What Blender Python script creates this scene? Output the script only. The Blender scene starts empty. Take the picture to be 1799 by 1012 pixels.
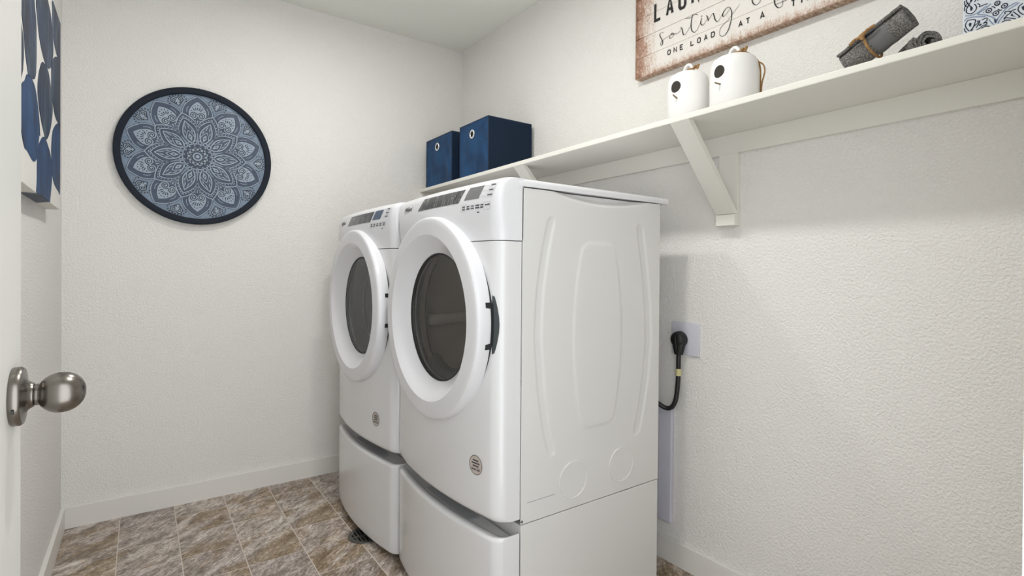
import bpy, bmesh, math, random
from mathutils import Vector, Matrix, noise
random.seed(7)
S = bpy.context.scene
COL = S.collection
PI = math.pi

# ------------------------------------------------------------------ room dimensions (metres)
W = 1.970          # left wall x=0 .. right wall x=W
H = 2.540          # ceiling
YF = -2.840        # inner face of the front wall (the doorway the camera stands in)
SHELF_X, SHELF_Z, SHELF_T = 1.677, 1.628, 0.019

# ------------------------------------------------------------------ camera, world, lights, exposure
cd = bpy.data.cameras.new('camera')
cd.sensor_width = 36.0
cd.lens = 36.0 * 917.46 / 1799.0
cd.shift_y = -22.54 / 1799.0
cd.clip_start = 0.02
cam = bpy.data.objects.new('camera', cd)
COL.objects.link(cam)
r = Vector((0.81503489, -0.57936504, 0.00736737)); u = Vector((-0.00266865, 0.00896155, 0.99995628)); f = Vector((0.57940574, 0.81501892, -0.00575785))
m = Matrix((r, u, -f)).transposed().to_4x4()
m.translation = Vector((0.27795, -2.95549, 1.12307))
cam.matrix_world = m
S.camera = cam

wd = bpy.data.worlds.new('hall_fill')  # even unseen fill added through the doorway to lift the shaded surfaces
S.world = wd
wd.use_nodes = True
bg = wd.node_tree.nodes['Background']
bg.inputs[0].default_value = (0.93, 0.97, 1.0, 1)
bg.inputs[1].default_value = 3.7

def area(name, loc, size, power, rot=(0, 0, 0), color=(1, 1, 1), shape='DISK', size_y=None):
    l = bpy.data.lights.new(name, 'AREA')
    l.shape = shape; l.size = size; l.energy = power; l.color = color
    if size_y: l.size_y = size_y
    o = bpy.data.objects.new(name, l)
    o.location = loc; o.rotation_euler = rot
    COL.objects.link(o)
    return o
area('ceiling_lamp_near', (0.93, -1.88, H - 0.05), 0.13, 11.5, color=(1.0, 0.988, 0.968))
area('ceiling_lamp_far', (0.93, -0.92, H - 0.05), 0.13, 9.0, color=(1.0, 0.988, 0.968))

S.view_settings.view_transform = 'Standard'
S.view_settings.look = 'None'
S.view_settings.gamma = 1.0
S.view_settings.use_curve_mapping = False
S.view_settings.exposure = -0.17

# ------------------------------------------------------------------ materials
def srgb(c):
    return tuple((v / 255 / 12.92) if v / 255 <= 0.04045 else ((v / 255 + 0.055) / 1.055) ** 2.4 for v in c) + (1,)
def mat(name, c, rough=0.5, metal=0.0, spec=0.5, coat=0.0):
    mt = bpy.data.materials.new(name); mt.use_nodes = True
    b = mt.node_tree.nodes['Principled BSDF']
    b.inputs['Base Color'].default_value = srgb(c)
    b.inputs['Roughness'].default_value = rough
    b.inputs['Metallic'].default_value = metal
    b.inputs['Specular IOR Level'].default_value = spec
    b.inputs['Coat Weight'].default_value = coat
    return mt
def N(mt, t, **kw):
    n = mt.node_tree.nodes.new(t)
    for k, v in kw.items(): setattr(n, k, v)
    return n
def L(mt, a, b): mt.node_tree.links.new(a, b)
def B(mt): return mt.node_tree.nodes['Principled BSDF']
def coords(mt, scale=(1, 1, 1), rot=(0, 0, 0), kind='Object'):
    tc = N(mt, 'ShaderNodeTexCoord'); mp = N(mt, 'ShaderNodeMapping')
    mp.inputs['Scale'].default_value = scale; mp.inputs['Rotation'].default_value = rot
    L(mt, tc.outputs[kind], mp.inputs['Vector'])
    return mp.outputs['Vector']
def noise_tex(mt, vec, scale, detail=3, rough=0.55, dist=0.0):
    n = N(mt, 'ShaderNodeTexNoise')
    n.inputs['Scale'].default_value = scale; n.inputs['Detail'].default_value = detail
    n.inputs['Roughness'].default_value = rough; n.inputs['Distortion'].default_value = dist
    L(mt, vec, n.inputs['Vector'])
    return n.outputs['Fac']
def ramp(mt, fac, stops):
    rp = N(mt, 'ShaderNodeValToRGB'); el = rp.color_ramp.elements
    while len(el) < len(stops): el.new(0.5)
    for e, (p, c) in zip(el, stops): e.position = p; e.color = srgb(c)
    L(mt, fac, rp.inputs['Fac'])
    return rp.outputs['Color']
def bump(mt, fac, strength, dist):
    b = N(mt, 'ShaderNodeBump'); b.inputs['Strength'].default_value = strength; b.inputs['Distance'].default_value = dist
    L(mt, fac, b.inputs['Height']); L(mt, b.outputs['Normal'], B(mt).inputs['Normal'])
def mixc(mt, fac, a, b, mode='MIX'):
    n = N(mt, 'ShaderNodeMix', data_type='RGBA', blend_type=mode)
    if isinstance(fac, float): n.inputs[0].default_value = fac
    else: L(mt, fac, n.inputs[0])
    for s, v in ((6, a), (7, b)):
        if isinstance(v, tuple): n.inputs[s].default_value = srgb(v)
        else: L(mt, v, n.inputs[s])
    return n.outputs[2]

def wall_mat(name, c, sx=1.0):
    mt = mat(name, c, 0.62, spec=0.3)
    v = coords(mt)
    a = noise_tex(mt, v, 130, 2.5, 0.55, 0.3)
    rp = ramp(mt, a, [(0.36, (0, 0, 0)), (0.62, (255, 255, 255))])
    bump(mt, rp, 0.60, 0.0024)
    return mt
M = {}
M['wall'] = wall_mat('orange_peel_wall_paint', (239, 237, 233))
M['ceiling'] = mat('flat_ceiling_paint', (238, 239, 232), 0.8, spec=0.2)
bump(M['ceiling'], noise_tex(M['ceiling'], coords(M['ceiling']), 60, 2), 0.12, 0.002)
M['trim'] = mat('white_semi_gloss_trim', (235, 233, 228), 0.38)
M['shelf'] = mat('painted_shelf_white', (234, 232, 224), 0.42)
M['door'] = mat('white_door_paint', (218, 217, 212), 0.42)
M['grout'] = mat('pale_grout', (205, 194, 184), 0.8)
M['enamel'] = mat('white_appliance_enamel', (222, 222, 223), 0.2, coat=0.3)
M['enamel_plain'] = mat('white_appliance_steel', (219, 218, 216), 0.34)
M['plastic'] = mat('white_appliance_plastic', (225, 225, 228), 0.26)
M['gap'] = mat('dark_gap_plastic', (28, 29, 30), 0.55)
M['gasket'] = mat('grey_rubber_gasket', (62, 68, 70), 0.6)
M['steel'] = mat('drum_stainless_steel', (84, 84, 86), 0.22, 1.0)
M['drum'] = mat('dryer_drum_grey', (214, 209, 201), 0.5)
M['screw'] = mat('zinc_screw', (150, 150, 152), 0.35, 0.8)
M['ink'] = mat('dark_print', (52, 54, 58), 0.5)
M['pale_ink'] = mat('grey_print', (168, 170, 174), 0.5)
M['display'] = mat('grey_display_window', (122, 122, 124), 0.22)
M['display_blue'] = mat('blue_grey_display_window', (96, 108, 124), 0.2)
mt = M['film'] = mat('crinkled_film_panel', (70, 71, 72), 0.25)
v = coords(mt, (1, 60, 9), (0.5, 0, 0)); fk = noise_tex(mt, v, 1.3, 4, 0.65, 2.2)
L(mt, ramp(mt, fk, [(0.0, (66, 66, 66)), (0.56, (84, 84, 84)), (0.60, (168, 168, 168)), (0.64, (80, 80, 80)), (1.0, (112, 110, 104))]), B(mt).inputs['Base Color'])
M['badge'] = mat('pinkish_sticker', (190, 180, 172), 0.45)
M['badge_rim'] = mat('dark_sticker_rim', (92, 76, 72), 0.5)
M['navy_frame'] = mat('navy_black_wood_frame', (20, 28, 42), 0.6, spec=0.25)
def slate(name, a, b, rough=0.5):
    mt = mat(name, a, rough)
    n1 = noise_tex(mt, coords(mt), 9, 5, 0.65, 0.6); n2 = noise_tex(mt, coords(mt, (1, 1, 6)), 60, 3, 0.6)
    c = ramp(mt, n1, [(0.32, a), (0.68, b)])
    L(mt, mixc(mt, 0.35, c, ramp(mt, n2, [(0.3, a), (0.7, b)])), B(mt).inputs['Base Color'])
    return mt
M['md_base'] = slate('washed_blue_panel', (92, 110, 132), (146, 163, 182))
M['md_dark'] = slate('slate_blue_relief', (48, 61, 81), (76, 91, 113))
M['md_light'] = slate('pale_blue_relief', (132, 149, 168), (168, 181, 194))
M['md_ink'] = mat('dark_slate_lines', (36, 44, 58), 0.55)
mt = M['canvas'] = mat('white_canvas', (232, 229, 223), 0.75)
bump(mt, noise_tex(mt, coords(mt), 420, 2), 0.15, 0.001)
def brush(name, a, b, c):
    mt = mat(name, a, 0.55)
    g = N(mt, 'ShaderNodeObjectInfo')
    tc = N(mt, 'ShaderNodeTexCoord'); mp = N(mt, 'ShaderNodeMapping'); mp.inputs['Scale'].default_value = (1, 8, 1.8)
    L(mt, tc.outputs['Object'], mp.inputs['Vector'])
    n1 = noise_tex(mt, mp.outputs['Vector'], 2.2, 6, 0.7, 0.5); n2 = noise_tex(mt, coords(mt), 7, 4, 0.6, 0.4)
    k = mixc(mt, 0.5, ramp(mt, n1, [(0.38, a), (0.5, b), (0.64, c)]), ramp(mt, n2, [(0.38, a), (0.58, b)]))
    L(mt, k, B(mt).inputs['Base Color'])
    return mt
M['indigo'] = brush('indigo_brush_strokes', (14, 18, 28), (28, 52, 84), (104, 120, 134))
M['indigo_deep'] = brush('deep_blue_brush_strokes', (12, 22, 40), (24, 62, 108), (50, 92, 132))
# sign: whitewashed boards with rubbed brown edges
mt = M['whitewash'] = mat('whitewashed_boards', (226, 222, 216), 0.7)
tc = N(mt, 'ShaderNodeTexCoord'); sp = N(mt, 'ShaderNodeSeparateXYZ'); L(mt, tc.outputs['Object'], sp.inputs[0])
def mathn(mt, op, a, b=None, c=None):
    n = N(mt, 'ShaderNodeMath', operation=op)
    for i, x in enumerate((a, b, c)):
        if x is None: continue
        if isinstance(x, (int, float)): n.inputs[i].default_value = x
        else: L(mt, x, n.inputs[i])
    return n.outputs[0]
def maprange(mt, v, a, b, c, d):
    n = N(mt, 'ShaderNodeMapRange'); L(mt, v, n.inputs[0])
    for i, x in enumerate((a, b, c, d)): n.inputs[i + 1].default_value = x
    return n.outputs[0]
e1 = maprange(mt, sp.outputs['Y'], -0.0, -0.12, 0.95, 0)           # rubbed left end of the boards
e2 = maprange(mt, sp.outputs['Z'], -0.01, 0.035, 0.8, 0)           # rubbed lower rim
e3 = maprange(mt, sp.outputs['Y'], -0.76, -0.87, 0, 1)
e4 = maprange(mt, sp.outputs['Z'], 0.35, 0.39, 0, 0.8)
edge = mathn(mt, 'MAXIMUM', mathn(mt, 'MAXIMUM', e1, e2), mathn(mt, 'MAXIMUM', e3, e4))
n1 = noise_tex(mt, coords(mt, (1, 1.0, 0.6)), 150, 5, 0.8, 0.3); n2 = noise_tex(mt, coords(mt, (1, 2.5, 1)), 14, 5, 0.65, 0.5)
k = mathn(mt, 'ADD', mathn(mt, 'MULTIPLY', edge, 0.36), mathn(mt, 'ADD', mathn(mt, 'MULTIPLY', n1, 0.6), mathn(mt, 'MULTIPLY', n2, 0.4)))
L(mt, ramp(mt, k, [(0.0, (236, 232, 227)), (0.56, (230, 225, 219)), (0.65, (212, 196, 184)), (0.76, (168, 130, 108)), (0.92, (98, 64, 48))]), B(mt).inputs['Base Color'])
bump(mt, n1, 0.15, 0.001)
mt = M['rim_wood'] = mat('rubbed_brown_wood', (160, 128, 108), 0.7)
L(mt, ramp(mt, noise_tex(mt, coords(mt, (1, 3, 1)), 30, 5, 0.7), [(0.3, (112, 76, 54)), (0.5, (168, 140, 120)), (0.7, (205, 190, 176))]), B(mt).inputs['Base Color'])
M['black_letter'] = mat('worn_black_letters', (30, 29, 28), 0.7)
M['ceramic'] = mat('white_matt_ceramic', (240, 239, 237), 0.5)
M['hole'] = mat('painted_hole_shade', (52, 48, 42), 0.85)
mt = M['twine'] = mat('jute_twine', (158, 118, 72), 0.9)
L(mt, ramp(mt, noise_tex(mt, coords(mt), 300, 3), [(0.3, (112, 80, 46)), (0.7, (186, 146, 96))]), B(mt).inputs['Base Color'])
M['twig'] = mat('dried_twig', (140, 122, 104), 0.85)
mt = M['terry'] = mat('charcoal_terry_cloth', (96, 94, 92), 0.95, spec=0.1)
n1 = noise_tex(mt, coords(mt), 320, 3, 0.7)
L(mt, ramp(mt, n1, [(0.34, (76, 75, 74)), (0.52, (126, 124, 121)), (0.7, (176, 173, 169))]), B(mt).inputs['Base Color'])
bump(mt, n1, 0.9, 0.003)
M['terry_band'] = mat('flat_woven_towel_band', (116, 116, 116), 0.85, spec=0.15)
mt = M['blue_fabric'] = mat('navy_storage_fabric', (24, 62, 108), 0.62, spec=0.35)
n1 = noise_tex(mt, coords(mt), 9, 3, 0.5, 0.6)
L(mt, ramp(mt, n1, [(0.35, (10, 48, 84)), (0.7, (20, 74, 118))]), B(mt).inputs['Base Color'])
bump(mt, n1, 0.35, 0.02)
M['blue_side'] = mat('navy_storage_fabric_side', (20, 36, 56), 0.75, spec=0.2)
M['blue_edge'] = mat('navy_binding', (14, 36, 64), 0.7)
M['grommet'] = mat('polished_grommet', (225, 225, 225), 0.2, 0.6)
mt = M['bin_cloth'] = mat('pale_printed_cloth', (216, 222, 230), 0.85)
bump(mt, noise_tex(mt, coords(mt), 700, 2), 0.2, 0.001)
M['bin_navy'] = mat('navy_cloth_print', (30, 40, 62), 0.85)
M['bin_blue'] = mat('grey_blue_cloth_print', (124, 144, 172), 0.85)
mt = M['nickel'] = mat('brushed_nickel', (128, 123, 117), 0.27, 1.0)
bump(mt, noise_tex(mt, coords(mt, (900, 1, 1)), 3, 2), 0.05, 0.0005)
M['nickel_dark'] = mat('dark_recess_in_metal', (40, 38, 36), 0.5)
M['plate'] = mat('white_outlet_plastic', (214, 214, 224), 0.35)
M['vent_plate'] = mat('cool_white_cover_plastic', (206, 205, 216), 0.4)
M['black_rubber'] = mat('black_cord_rubber', (22, 22, 23), 0.42)
M['tag'] = mat('yellowed_cord_tag', (214, 206, 150), 0.5)
M['drain'] = mat('dark_metal_drain', (96, 96, 92), 0.38, 0.7)
M['black'] = mat('black_void', (8, 8, 8), 0.9)
# floor tile: slate-look vinyl, each tile offset by its own random number
mt = M['tile'] = mat('slate_look_tile', (160, 145, 130), 0.42, spec=0.4)
oi = N(mt, 'ShaderNodeObjectInfo'); tc = N(mt, 'ShaderNodeTexCoord')
cmb = N(mt, 'ShaderNodeCombineXYZ')
L(mt, mathn(mt, 'MULTIPLY', oi.outputs['Random'], 37.0), cmb.inputs[0]); L(mt, mathn(mt, 'MULTIPLY', oi.outputs['Random'], 91.0), cmb.inputs[1])
va = N(mt, 'ShaderNodeVectorMath', operation='ADD'); L(mt, tc.outputs['Object'], va.inputs[0]); L(mt, cmb.outputs[0], va.inputs[1])
m0 = N(mt, 'ShaderNodeMapping'); m0.inputs['Rotation'].default_value = (0, 0, -0.72); L(mt, va.outputs[0], m0.inputs['Vector'])
mp = N(mt, 'ShaderNodeMapping'); mp.inputs['Scale'].default_value = (0.75, 2.0, 1); L(mt, m0.outputs[0], mp.inputs['Vector'])
n1 = noise_tex(mt, mp.outputs['Vector'], 10.0, 10, 0.74, 0.5)
n2 = noise_tex(mt, mp.outputs['Vector'], 6.0, 4, 0.6, 0.5)
n3 = noise_tex(mt, mp.outputs['Vector'], 60, 8, 0.8, 0.3)
ca = ramp(mt, n1, [(0.30, (116, 106, 96)), (0.41, (168, 158, 148)), (0.50, (204, 197, 190)), (0.60, (228, 224, 220)), (0.75, (240, 238, 235))])
cb = ramp(mt, n1, [(0.32, (116, 98, 74)), (0.5, (178, 160, 134)), (0.66, (216, 206, 192))])
n2 = mathn(mt, 'ADD', n2, maprange(mt, oi.outputs['Random'], 0, 1, -0.12, 0.07))
c1 = mixc(mt, ramp(mt, n2, [(0.46, (0, 0, 0)), (0.60, (255, 255, 255))]), ca, cb)
n4 = noise_tex(mt, mp.outputs['Vector'], 15, 6, 0.62, 1.1)
vein = ramp(mt, mathn(mt, 'ABSOLUTE', mathn(mt, 'SUBTRACT', n4, 0.5)), [(0.0, (255, 255, 255)), (0.018, (0, 0, 0))])
c1 = mixc(mt, mathn(mt, 'MULTIPLY', vein, 0.6), c1, (92, 80, 70))
tone = mathn(mt, 'FRACT', mathn(mt, 'MULTIPLY', oi.outputs['Random'], 17.0))
tc_ = ramp(mt, tone, [(0.0, (232, 229, 230)), (1.0, (255, 254, 252))])
c1 = mixc(mt, 1.0, c1, tc_, 'MULTIPLY')
L(mt, mixc(mt, 0.75, c1, ramp(mt, n3, [(0.36, (70, 64, 60)), (0.5, (150, 145, 142)), (0.64, (236, 233, 231))]), 'OVERLAY'), B(mt).inputs['Base Color'])
bump(mt, n3, 0.18, 0.002)
def glass_mat(name, tint, refl=0.08, rough=0.02):
    mt = bpy.data.materials.new(name); mt.use_nodes = True; nt = mt.node_tree
    for n in list(nt.nodes): nt.nodes.remove(n)
    out = N(mt, 'ShaderNodeOutputMaterial'); mx = N(mt, 'ShaderNodeMixShader')
    tr = N(mt, 'ShaderNodeBsdfTransparent'); gl = N(mt, 'ShaderNodeBsdfGlossy'); fr = N(mt, 'ShaderNodeFresnel')
    fr.inputs['IOR'].default_value = 1.45
    tr.inputs['Color'].default_value = tint + (1,); gl.inputs['Roughness'].default_value = rough
    L(mt, fr.outputs[0], mx.inputs[0]); L(mt, tr.outputs[0], mx.inputs[1]); L(mt, gl.outputs[0], mx.inputs[2]); L(mt, mx.outputs[0], out.inputs['Surface'])
    return mt
M['dryer_glass'] = glass_mat('smoked_door_glass', (0.95, 0.93, 0.89))
M['washer_glass'] = glass_mat('clear_door_glass', (0.74, 0.76, 0.77))

# ------------------------------------------------------------------ object helpers
ORIG = {}
def link(o, parent):
    COL.objects.link(o)
    if parent is not None: o.parent = parent
    return o
def part(name, geo, mats, parent=None, smooth=False, auto=None):
    """geo = bmesh or (verts, faces[, face_material_index]) in WORLD coordinates; becomes one mesh object"""
    og = ORIG.get(parent.name, Vector((0, 0, 0))) if parent is not None else Vector((0, 0, 0))
    me = bpy.data.meshes.new(name)
    if isinstance(geo, tuple):
        me.from_pydata([tuple(Vector(p) - og) for p in geo[0]], [], geo[1])
        if len(geo) > 2:
            me.polygons.foreach_set('material_index', geo[2])
    else:
        bmesh.ops.translate(geo, verts=geo.verts, vec=-og)
        geo.to_mesh(me); geo.free()
    mats = mats if isinstance(mats, (list, tuple)) else [mats]
    for x in mats: me.materials.append(x)
    if smooth:
        me.shade_smooth()
        if auto is not None: me.set_sharp_from_angle(angle=math.radians(auto))
    me.update()
    o = bpy.data.objects.new(name, me)
    link(o, parent)
    ORIG[o.name] = og
    return o
def thing(name, label, cat, loc, group=None):
    o = bpy.data.objects.new(name, None); o.empty_display_size = 0.05
    o.location = loc; o['label'] = label; o['category'] = cat
    if group: o['group'] = group
    COL.objects.link(o); ORIG[o.name] = Vector(loc)
    return o
def struct(name, geo, mats, **kw):
    o = part(name, geo, mats, **kw); o['kind'] = 'structure'
    return o
def box(bm, a, b, bev=0.0, seg=2):
    x0, y0, z0 = (min(a[i], b[i]) for i in range(3)); x1, y1, z1 = (max(a[i], b[i]) for i in range(3))
    res = bmesh.ops.create_cube(bm, size=1.0, matrix=Matrix.Translation(((x0 + x1) / 2, (y0 + y1) / 2, (z0 + z1) / 2)) @ Matrix.Diagonal((x1 - x0, y1 - y0, z1 - z0, 1)))
    if bev:
        es = list({e for vv in res['verts'] for e in vv.link_edges})
        bmesh.ops.bevel(bm, geom=es, offset=bev, segments=seg, profile=0.5, affect='EDGES')
    return bm
def bx(a, b, bev=0.0, seg=2): return box(bmesh.new(), a, b, bev, seg)
def frame_of(axis):
    w = Vector(axis).normalized()
    a = Vector((0, 0, 1)) if abs(w.z) < 0.9 else Vector((1, 0, 0))
    uu = a.cross(w).normalized(); vv = w.cross(uu)
    return uu, vv, w
def facing(geo, way):
    """turn a sheet so that its faces look along `way`"""
    V, F = geo; w = Vector(way); t = 0.0
    for fc in F:
        a, b, c = (Vector(V[i]) for i in fc[:3]); t += (b - a).cross(c - a).dot(w)
    return (V, F) if t > 0 else (V, [tuple(reversed(fc)) for fc in F])
def lathe(origin, axis, prof, n=64, close=False, caps=True):
    """prof = [(distance along axis, radius)...]"""
    uu, vv, w = frame_of(axis); o = Vector(origin); V = []; F = []
    for (d, rr) in prof:
        for k in range(n):
            a = 2 * PI * k / n
            V.append(o + w * d + (uu * math.cos(a) + vv * math.sin(a)) * rr)
    P = len(prof)
    for i in range(P if close else P - 1):
        r0, r1 = prof[i][1], prof[(i + 1) % P][1]
        for k in range(n):
            a = i * n + k; b = i * n + (k + 1) % n; c = ((i + 1) % P) * n + (k + 1) % n; d = ((i + 1) % P) * n + k
            if r1 < 1e-6: F.append((a, b, ((i + 1) % P) * n))
            elif r0 < 1e-6: F.append((i * n, c, d))
            else: F.append((a, b, c, d))
    if not close and caps:
        if prof[0][1] > 1e-6: F.append(tuple(range(n - 1, -1, -1)))
        if prof[-1][1] > 1e-6: F.append(tuple((P - 1) * n + k for k in range(n)))
    return V, F
def tube(pts, rad, n=8, caps=True):
    pts = [Vector(p) for p in pts]; V = []; F = []
    t0 = (pts[1] - pts[0]).normalized(); uu, vv, _ = frame_of(t0)
    for i, p in enumerate(pts):
        t = ((pts[min(i + 1, len(pts) - 1)] - pts[max(i - 1, 0)])).normalized()
        uu = (uu - t * uu.dot(t)).normalized(); vv = t.cross(uu)
        rr = rad[i] if isinstance(rad, (list, tuple)) else rad
        for k in range(n):
            a = 2 * PI * k / n
            V.append(p + (uu * math.cos(a) + vv * math.sin(a)) * rr)
    for i in range(len(pts) - 1):
        for k in range(n):
            F.append((i * n + k, i * n + (k + 1) % n, (i + 1) * n + (k + 1) % n, (i + 1) * n + k))
    if caps:
        F.append(tuple(range(n - 1, -1, -1))); F.append(tuple((len(pts) - 1) * n + k for k in range(n)))
    return V, F
def join(*gs):
    V = []; F = []
    for g in gs:
        o = len(V); V += list(g[0]); F += [tuple(i + o for i in fc) for fc in g[1]]
    return V, F
def catmull(pts, sub=6, closed=False):
    P = [Vector(p) for p in pts]; n = len(P); out = []
    rng = n if closed else n - 1
    for i in range(rng):
        p0 = P[(i - 1) % n] if closed else P[max(i - 1, 0)]; p1 = P[i]; p2 = P[(i + 1) % n]; p3 = P[(i + 2) % n] if closed else P[min(i + 2, n - 1)]
        for s in range(sub):
            t = s / sub
            out.append(0.5 * ((2 * p1) + (p2 - p0) * t + (2 * p0 - 5 * p1 + 4 * p2 - p3) * t * t + (3 * p1 - p0 - 3 * p2 + p3) * t ** 3))
    if not closed: out.append(P[-1])
    return out

class Flat:
    """flat print collected in (u, v, lift); built on any surface through a mapping"""
    def __init__(s): s.V = []; s.F = []; s.I = []
    def poly(s, pts, h=0.0, mi=0):
        o = len(s.V); s.V += [(p[0], p[1], h) for p in pts]; s.F.append(tuple(range(o, o + len(pts)))); s.I.append(mi)
    def disc(s, c, rr, h=0.0, mi=0, n=14, ry=None):
        ry = ry or rr
        s.poly([(c[0] + rr * math.cos(2 * PI * k / n), c[1] + ry * math.sin(2 * PI * k / n)) for k in range(n)], h, mi)
    def ribbon(s, pts, hw, h=0.0, mi=0, closed=False):
        P = [Vector((p[0], p[1])) for p in pts]; n = len(P); o = len(s.V)
        for i in range(n):
            a = P[(i - 1) % n] if (closed or i) else P[0]; b = P[(i + 1) % n] if (closed or i < n - 1) else P[-1]
            d1 = (P[i] - a); d2 = (b - P[i])
            d1 = d1.normalized() if d1.length > 1e-9 else d2.normalized()
            d2 = d2.normalized() if d2.length > 1e-9 else d1
            t = d1 + d2
            t = t.normalized() if t.length > 1e-6 else d1
            nn = Vector((-t.y, t.x)); c = max(0.45, abs(nn.dot(Vector((-d1.y, d1.x)))))
            w = (hw[i] if isinstance(hw, (list, tuple)) else hw) / c
            s.V += [(P[i].x + nn.x * w, P[i].y + nn.y * w, h), (P[i].x - nn.x * w, P[i].y - nn.y * w, h)]
        for i in range(n if closed else n - 1):
            a = o + 2 * i; b = o + 2 * ((i + 1) % n)
            s.F.append((a, a + 1, b + 1, b)); s.I.append(mi)
    def ring(s, c, rr, hw, h=0.0, mi=0, n=18):
        s.ribbon([(c[0] + rr * math.cos(2 * PI * k / n), c[1] + rr * math.sin(2 * PI * k / n)) for k in range(n)], hw, h, mi, True)
    def geo(s, fn): return [fn(*p) for p in s.V], s.F, s.I
GLYPH = {
 'L': [[(0, 1), (0, 0), (1, 0)]], 'A': [[(0, 0), (0.5, 1), (1, 0)], [(0.2, 0.3), (0.8, 0.3)]],
 'U': [[(0, 1), (0, 0.14), (0.22, 0), (0.78, 0), (1, 0.14), (1, 1)]], 'N': [[(0, 0), (0, 1), (1, 0), (1, 1)]],
 'D': [[(0, 0), (0, 1), (0.72, 1), (1, 0.84), (1, 0.16), (0.72, 0), (0, 0)]],
 'R': [[(0, 0), (0, 1), (0.78, 1), (1, 0.88), (1, 0.6), (0.78, 0.48), (0, 0.48)], [(0.5, 0.48), (1, 0)]],
 'Y': [[(0, 1), (0.5, 0.45), (1, 1)], [(0.5, 0.5), (0.5, 0)]],
 'O': [[(0, 0.16), (0, 0.84), (0.25, 1), (0.75, 1), (1, 0.84), (1, 0.16), (0.75, 0), (0.25, 0), (0, 0.16)]],
 'E': [[(1, 1), (0, 1), (0, 0), (1, 0)], [(0, 0.52), (0.8, 0.52)]], 'T': [[(0, 1), (1, 1)], [(0.5, 1), (0.5, 0)]],
 'I': [[(0.5, 0), (0.5, 1)]], 'M': [[(0, 0), (0, 1), (0.5, 0.3), (1, 1), (1, 0)]]}
def letter(fl, ch, x, y, w, h, hw, lift=0.0, mi=0):
    for k, s in enumerate(GLYPH[ch]):
        fl.ribbon([(x + hw + a * (w - 2 * hw), y + hw + b * (h - 2 * hw)) for a, b in s], hw, lift + 0.00002 * k, mi)
def smooth(a, b, x):
    t = min(1.0, max(0.0, (x - a) / (b - a))); return t * t * (3 - 2 * t)
def interp(tab, z):
    if z <= tab[0][0]: return tab[0][1]
    for (z0, v0), (z1, v1) in zip(tab, tab[1:]):
        if z <= z1: return v0 + (v1 - v0) * (z - z0) / (z1 - z0)
    return tab[-1][1]

# ================================================================== THE SETTING
struct('wall_back', bx((-0.12, 0, -0.1), (W + 0.12, 0.12, H)), M['wall'])
struct('wall_left', bx((-0.12, YF - 0.12, -0.1), (0, 0, H)), M['wall'])
struct('wall_right', bx((W, YF - 0.12, -0.1), (W + 0.12, 0, H)), M['wall'])
DX0, DX1, DZ = 0.115, 0.93, 2.06          # doorway in the front wall
bm = bx((0, YF - 0.12, -0.1), (DX0, YF, H)); box(bm, (DX1, YF - 0.12, -0.1), (W, YF, H)); box(bm, (DX0, YF - 0.12, DZ), (DX1, YF, H))
struct('wall_front', bm, M['wall'])
struct('ceiling', bx((-0.12, YF - 0.12, H), (W + 0.12, 0.12, H + 0.1)), M['ceiling'])
floor = struct('floor', bx((0, YF - 0.12, -0.1), (W, 0, -0.0006)), M['grout'])
BH, BT = 0.092, 0.014
def base_bm(a, b):
    bm = bx(a, b)
    top = [e for e in bm.edges if all(abs(vv.co.z - BH) < 1e-6 for vv in e.verts)]
    bmesh.ops.bevel(bm, geom=top, offset=0.002, segments=2, affect='EDGES')
    return bm
struct('baseboard_back', base_bm((BT, -BT, 0), (W - BT, 0, BH)), M['trim'])
struct('baseboard_left', base_bm((0, YF, 0), (BT, 0, BH)), M['trim'])
struct('baseboard_right', base_bm((W - BT, YF, 0), (W, 0, BH)), M['trim'])
# floor tiles (8 inch pattern)
TP = 0.2048
def tile_mesh(w, d):
    bm = bx((-w / 2, -d / 2, -0.004), (w / 2, d / 2, 0.0))
    top = [e for e in bm.edges if all(vv.co.z > -1e-6 for vv in e.verts)]
    bmesh.ops.bevel(bm, geom=top, offset=0.0004, segments=1, affect='EDGES')
    me = bpy.data.meshes.new('tile'); bm.to_mesh(me); bm.free(); me.materials.append(M['tile'])
    return me
xs = [0.0] + [TP * k for k in range(1, 10)] + [W]
ys = [0.0]
yy = -0.157
while yy > YF: ys.append(yy); yy -= TP
ys.append(YF)
cache = {}
G = 0.0020
for i in range(len(xs) - 1):
    for j in range(len(ys) - 1):
        w = xs[i + 1] - xs[i] - 2 * G; d = ys[j] - ys[j + 1] - 2 * G
        if w < 0.01 or d < 0.01: continue
        key = (round(w, 4), round(d, 4))
        if key not in cache: cache[key] = tile_mesh(w, d)
        o = bpy.data.objects.new('tile', cache[key])
        o.location = ((xs[i] + xs[i + 1]) / 2, (ys[j] + ys[j + 1]) / 2, 0)
        link(o, floor)

# open door at the left, swung against the left wall, with a nickel knob
FX = 0.155
door = struct('door_1', bx((FX - 0.035, YF + 0.02, 0.012), (FX, -2.06, 2.04), 0.0015, 1), M['door'])
KY, KZ = -2.115, 0.972
egg = [(0.0185, 0.0125), (0.0225, 0.0128)]
for k in range(15):
    a = PI * (0.16 + 0.84 * k / 14)
    egg.append((0.0445 - 0.0235 * math.cos(a), max(0.0, 0.0245 * math.sin(a) ** 0.92)))
knob = part('doorknob', lathe((FX, KY, KZ), (1, 0, 0), egg, 48), M['nickel'], door, True)
knob['label'] = 'egg-shaped brushed nickel doorknob'
rose = part('rosette', lathe((FX, KY, KZ), (1, 0, 0), [(0, 0.0335), (0.002, 0.0345), (0.008, 0.0345), (0.0105, 0.0325), (0.0112, 0.028), (0.0122, 0.0215), (0.0145, 0.017), (0.0175, 0.0148), (0.0192, 0.0142), (0.0194, 0.0125)], 48), M['nickel'], knob, True, 40)
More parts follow.
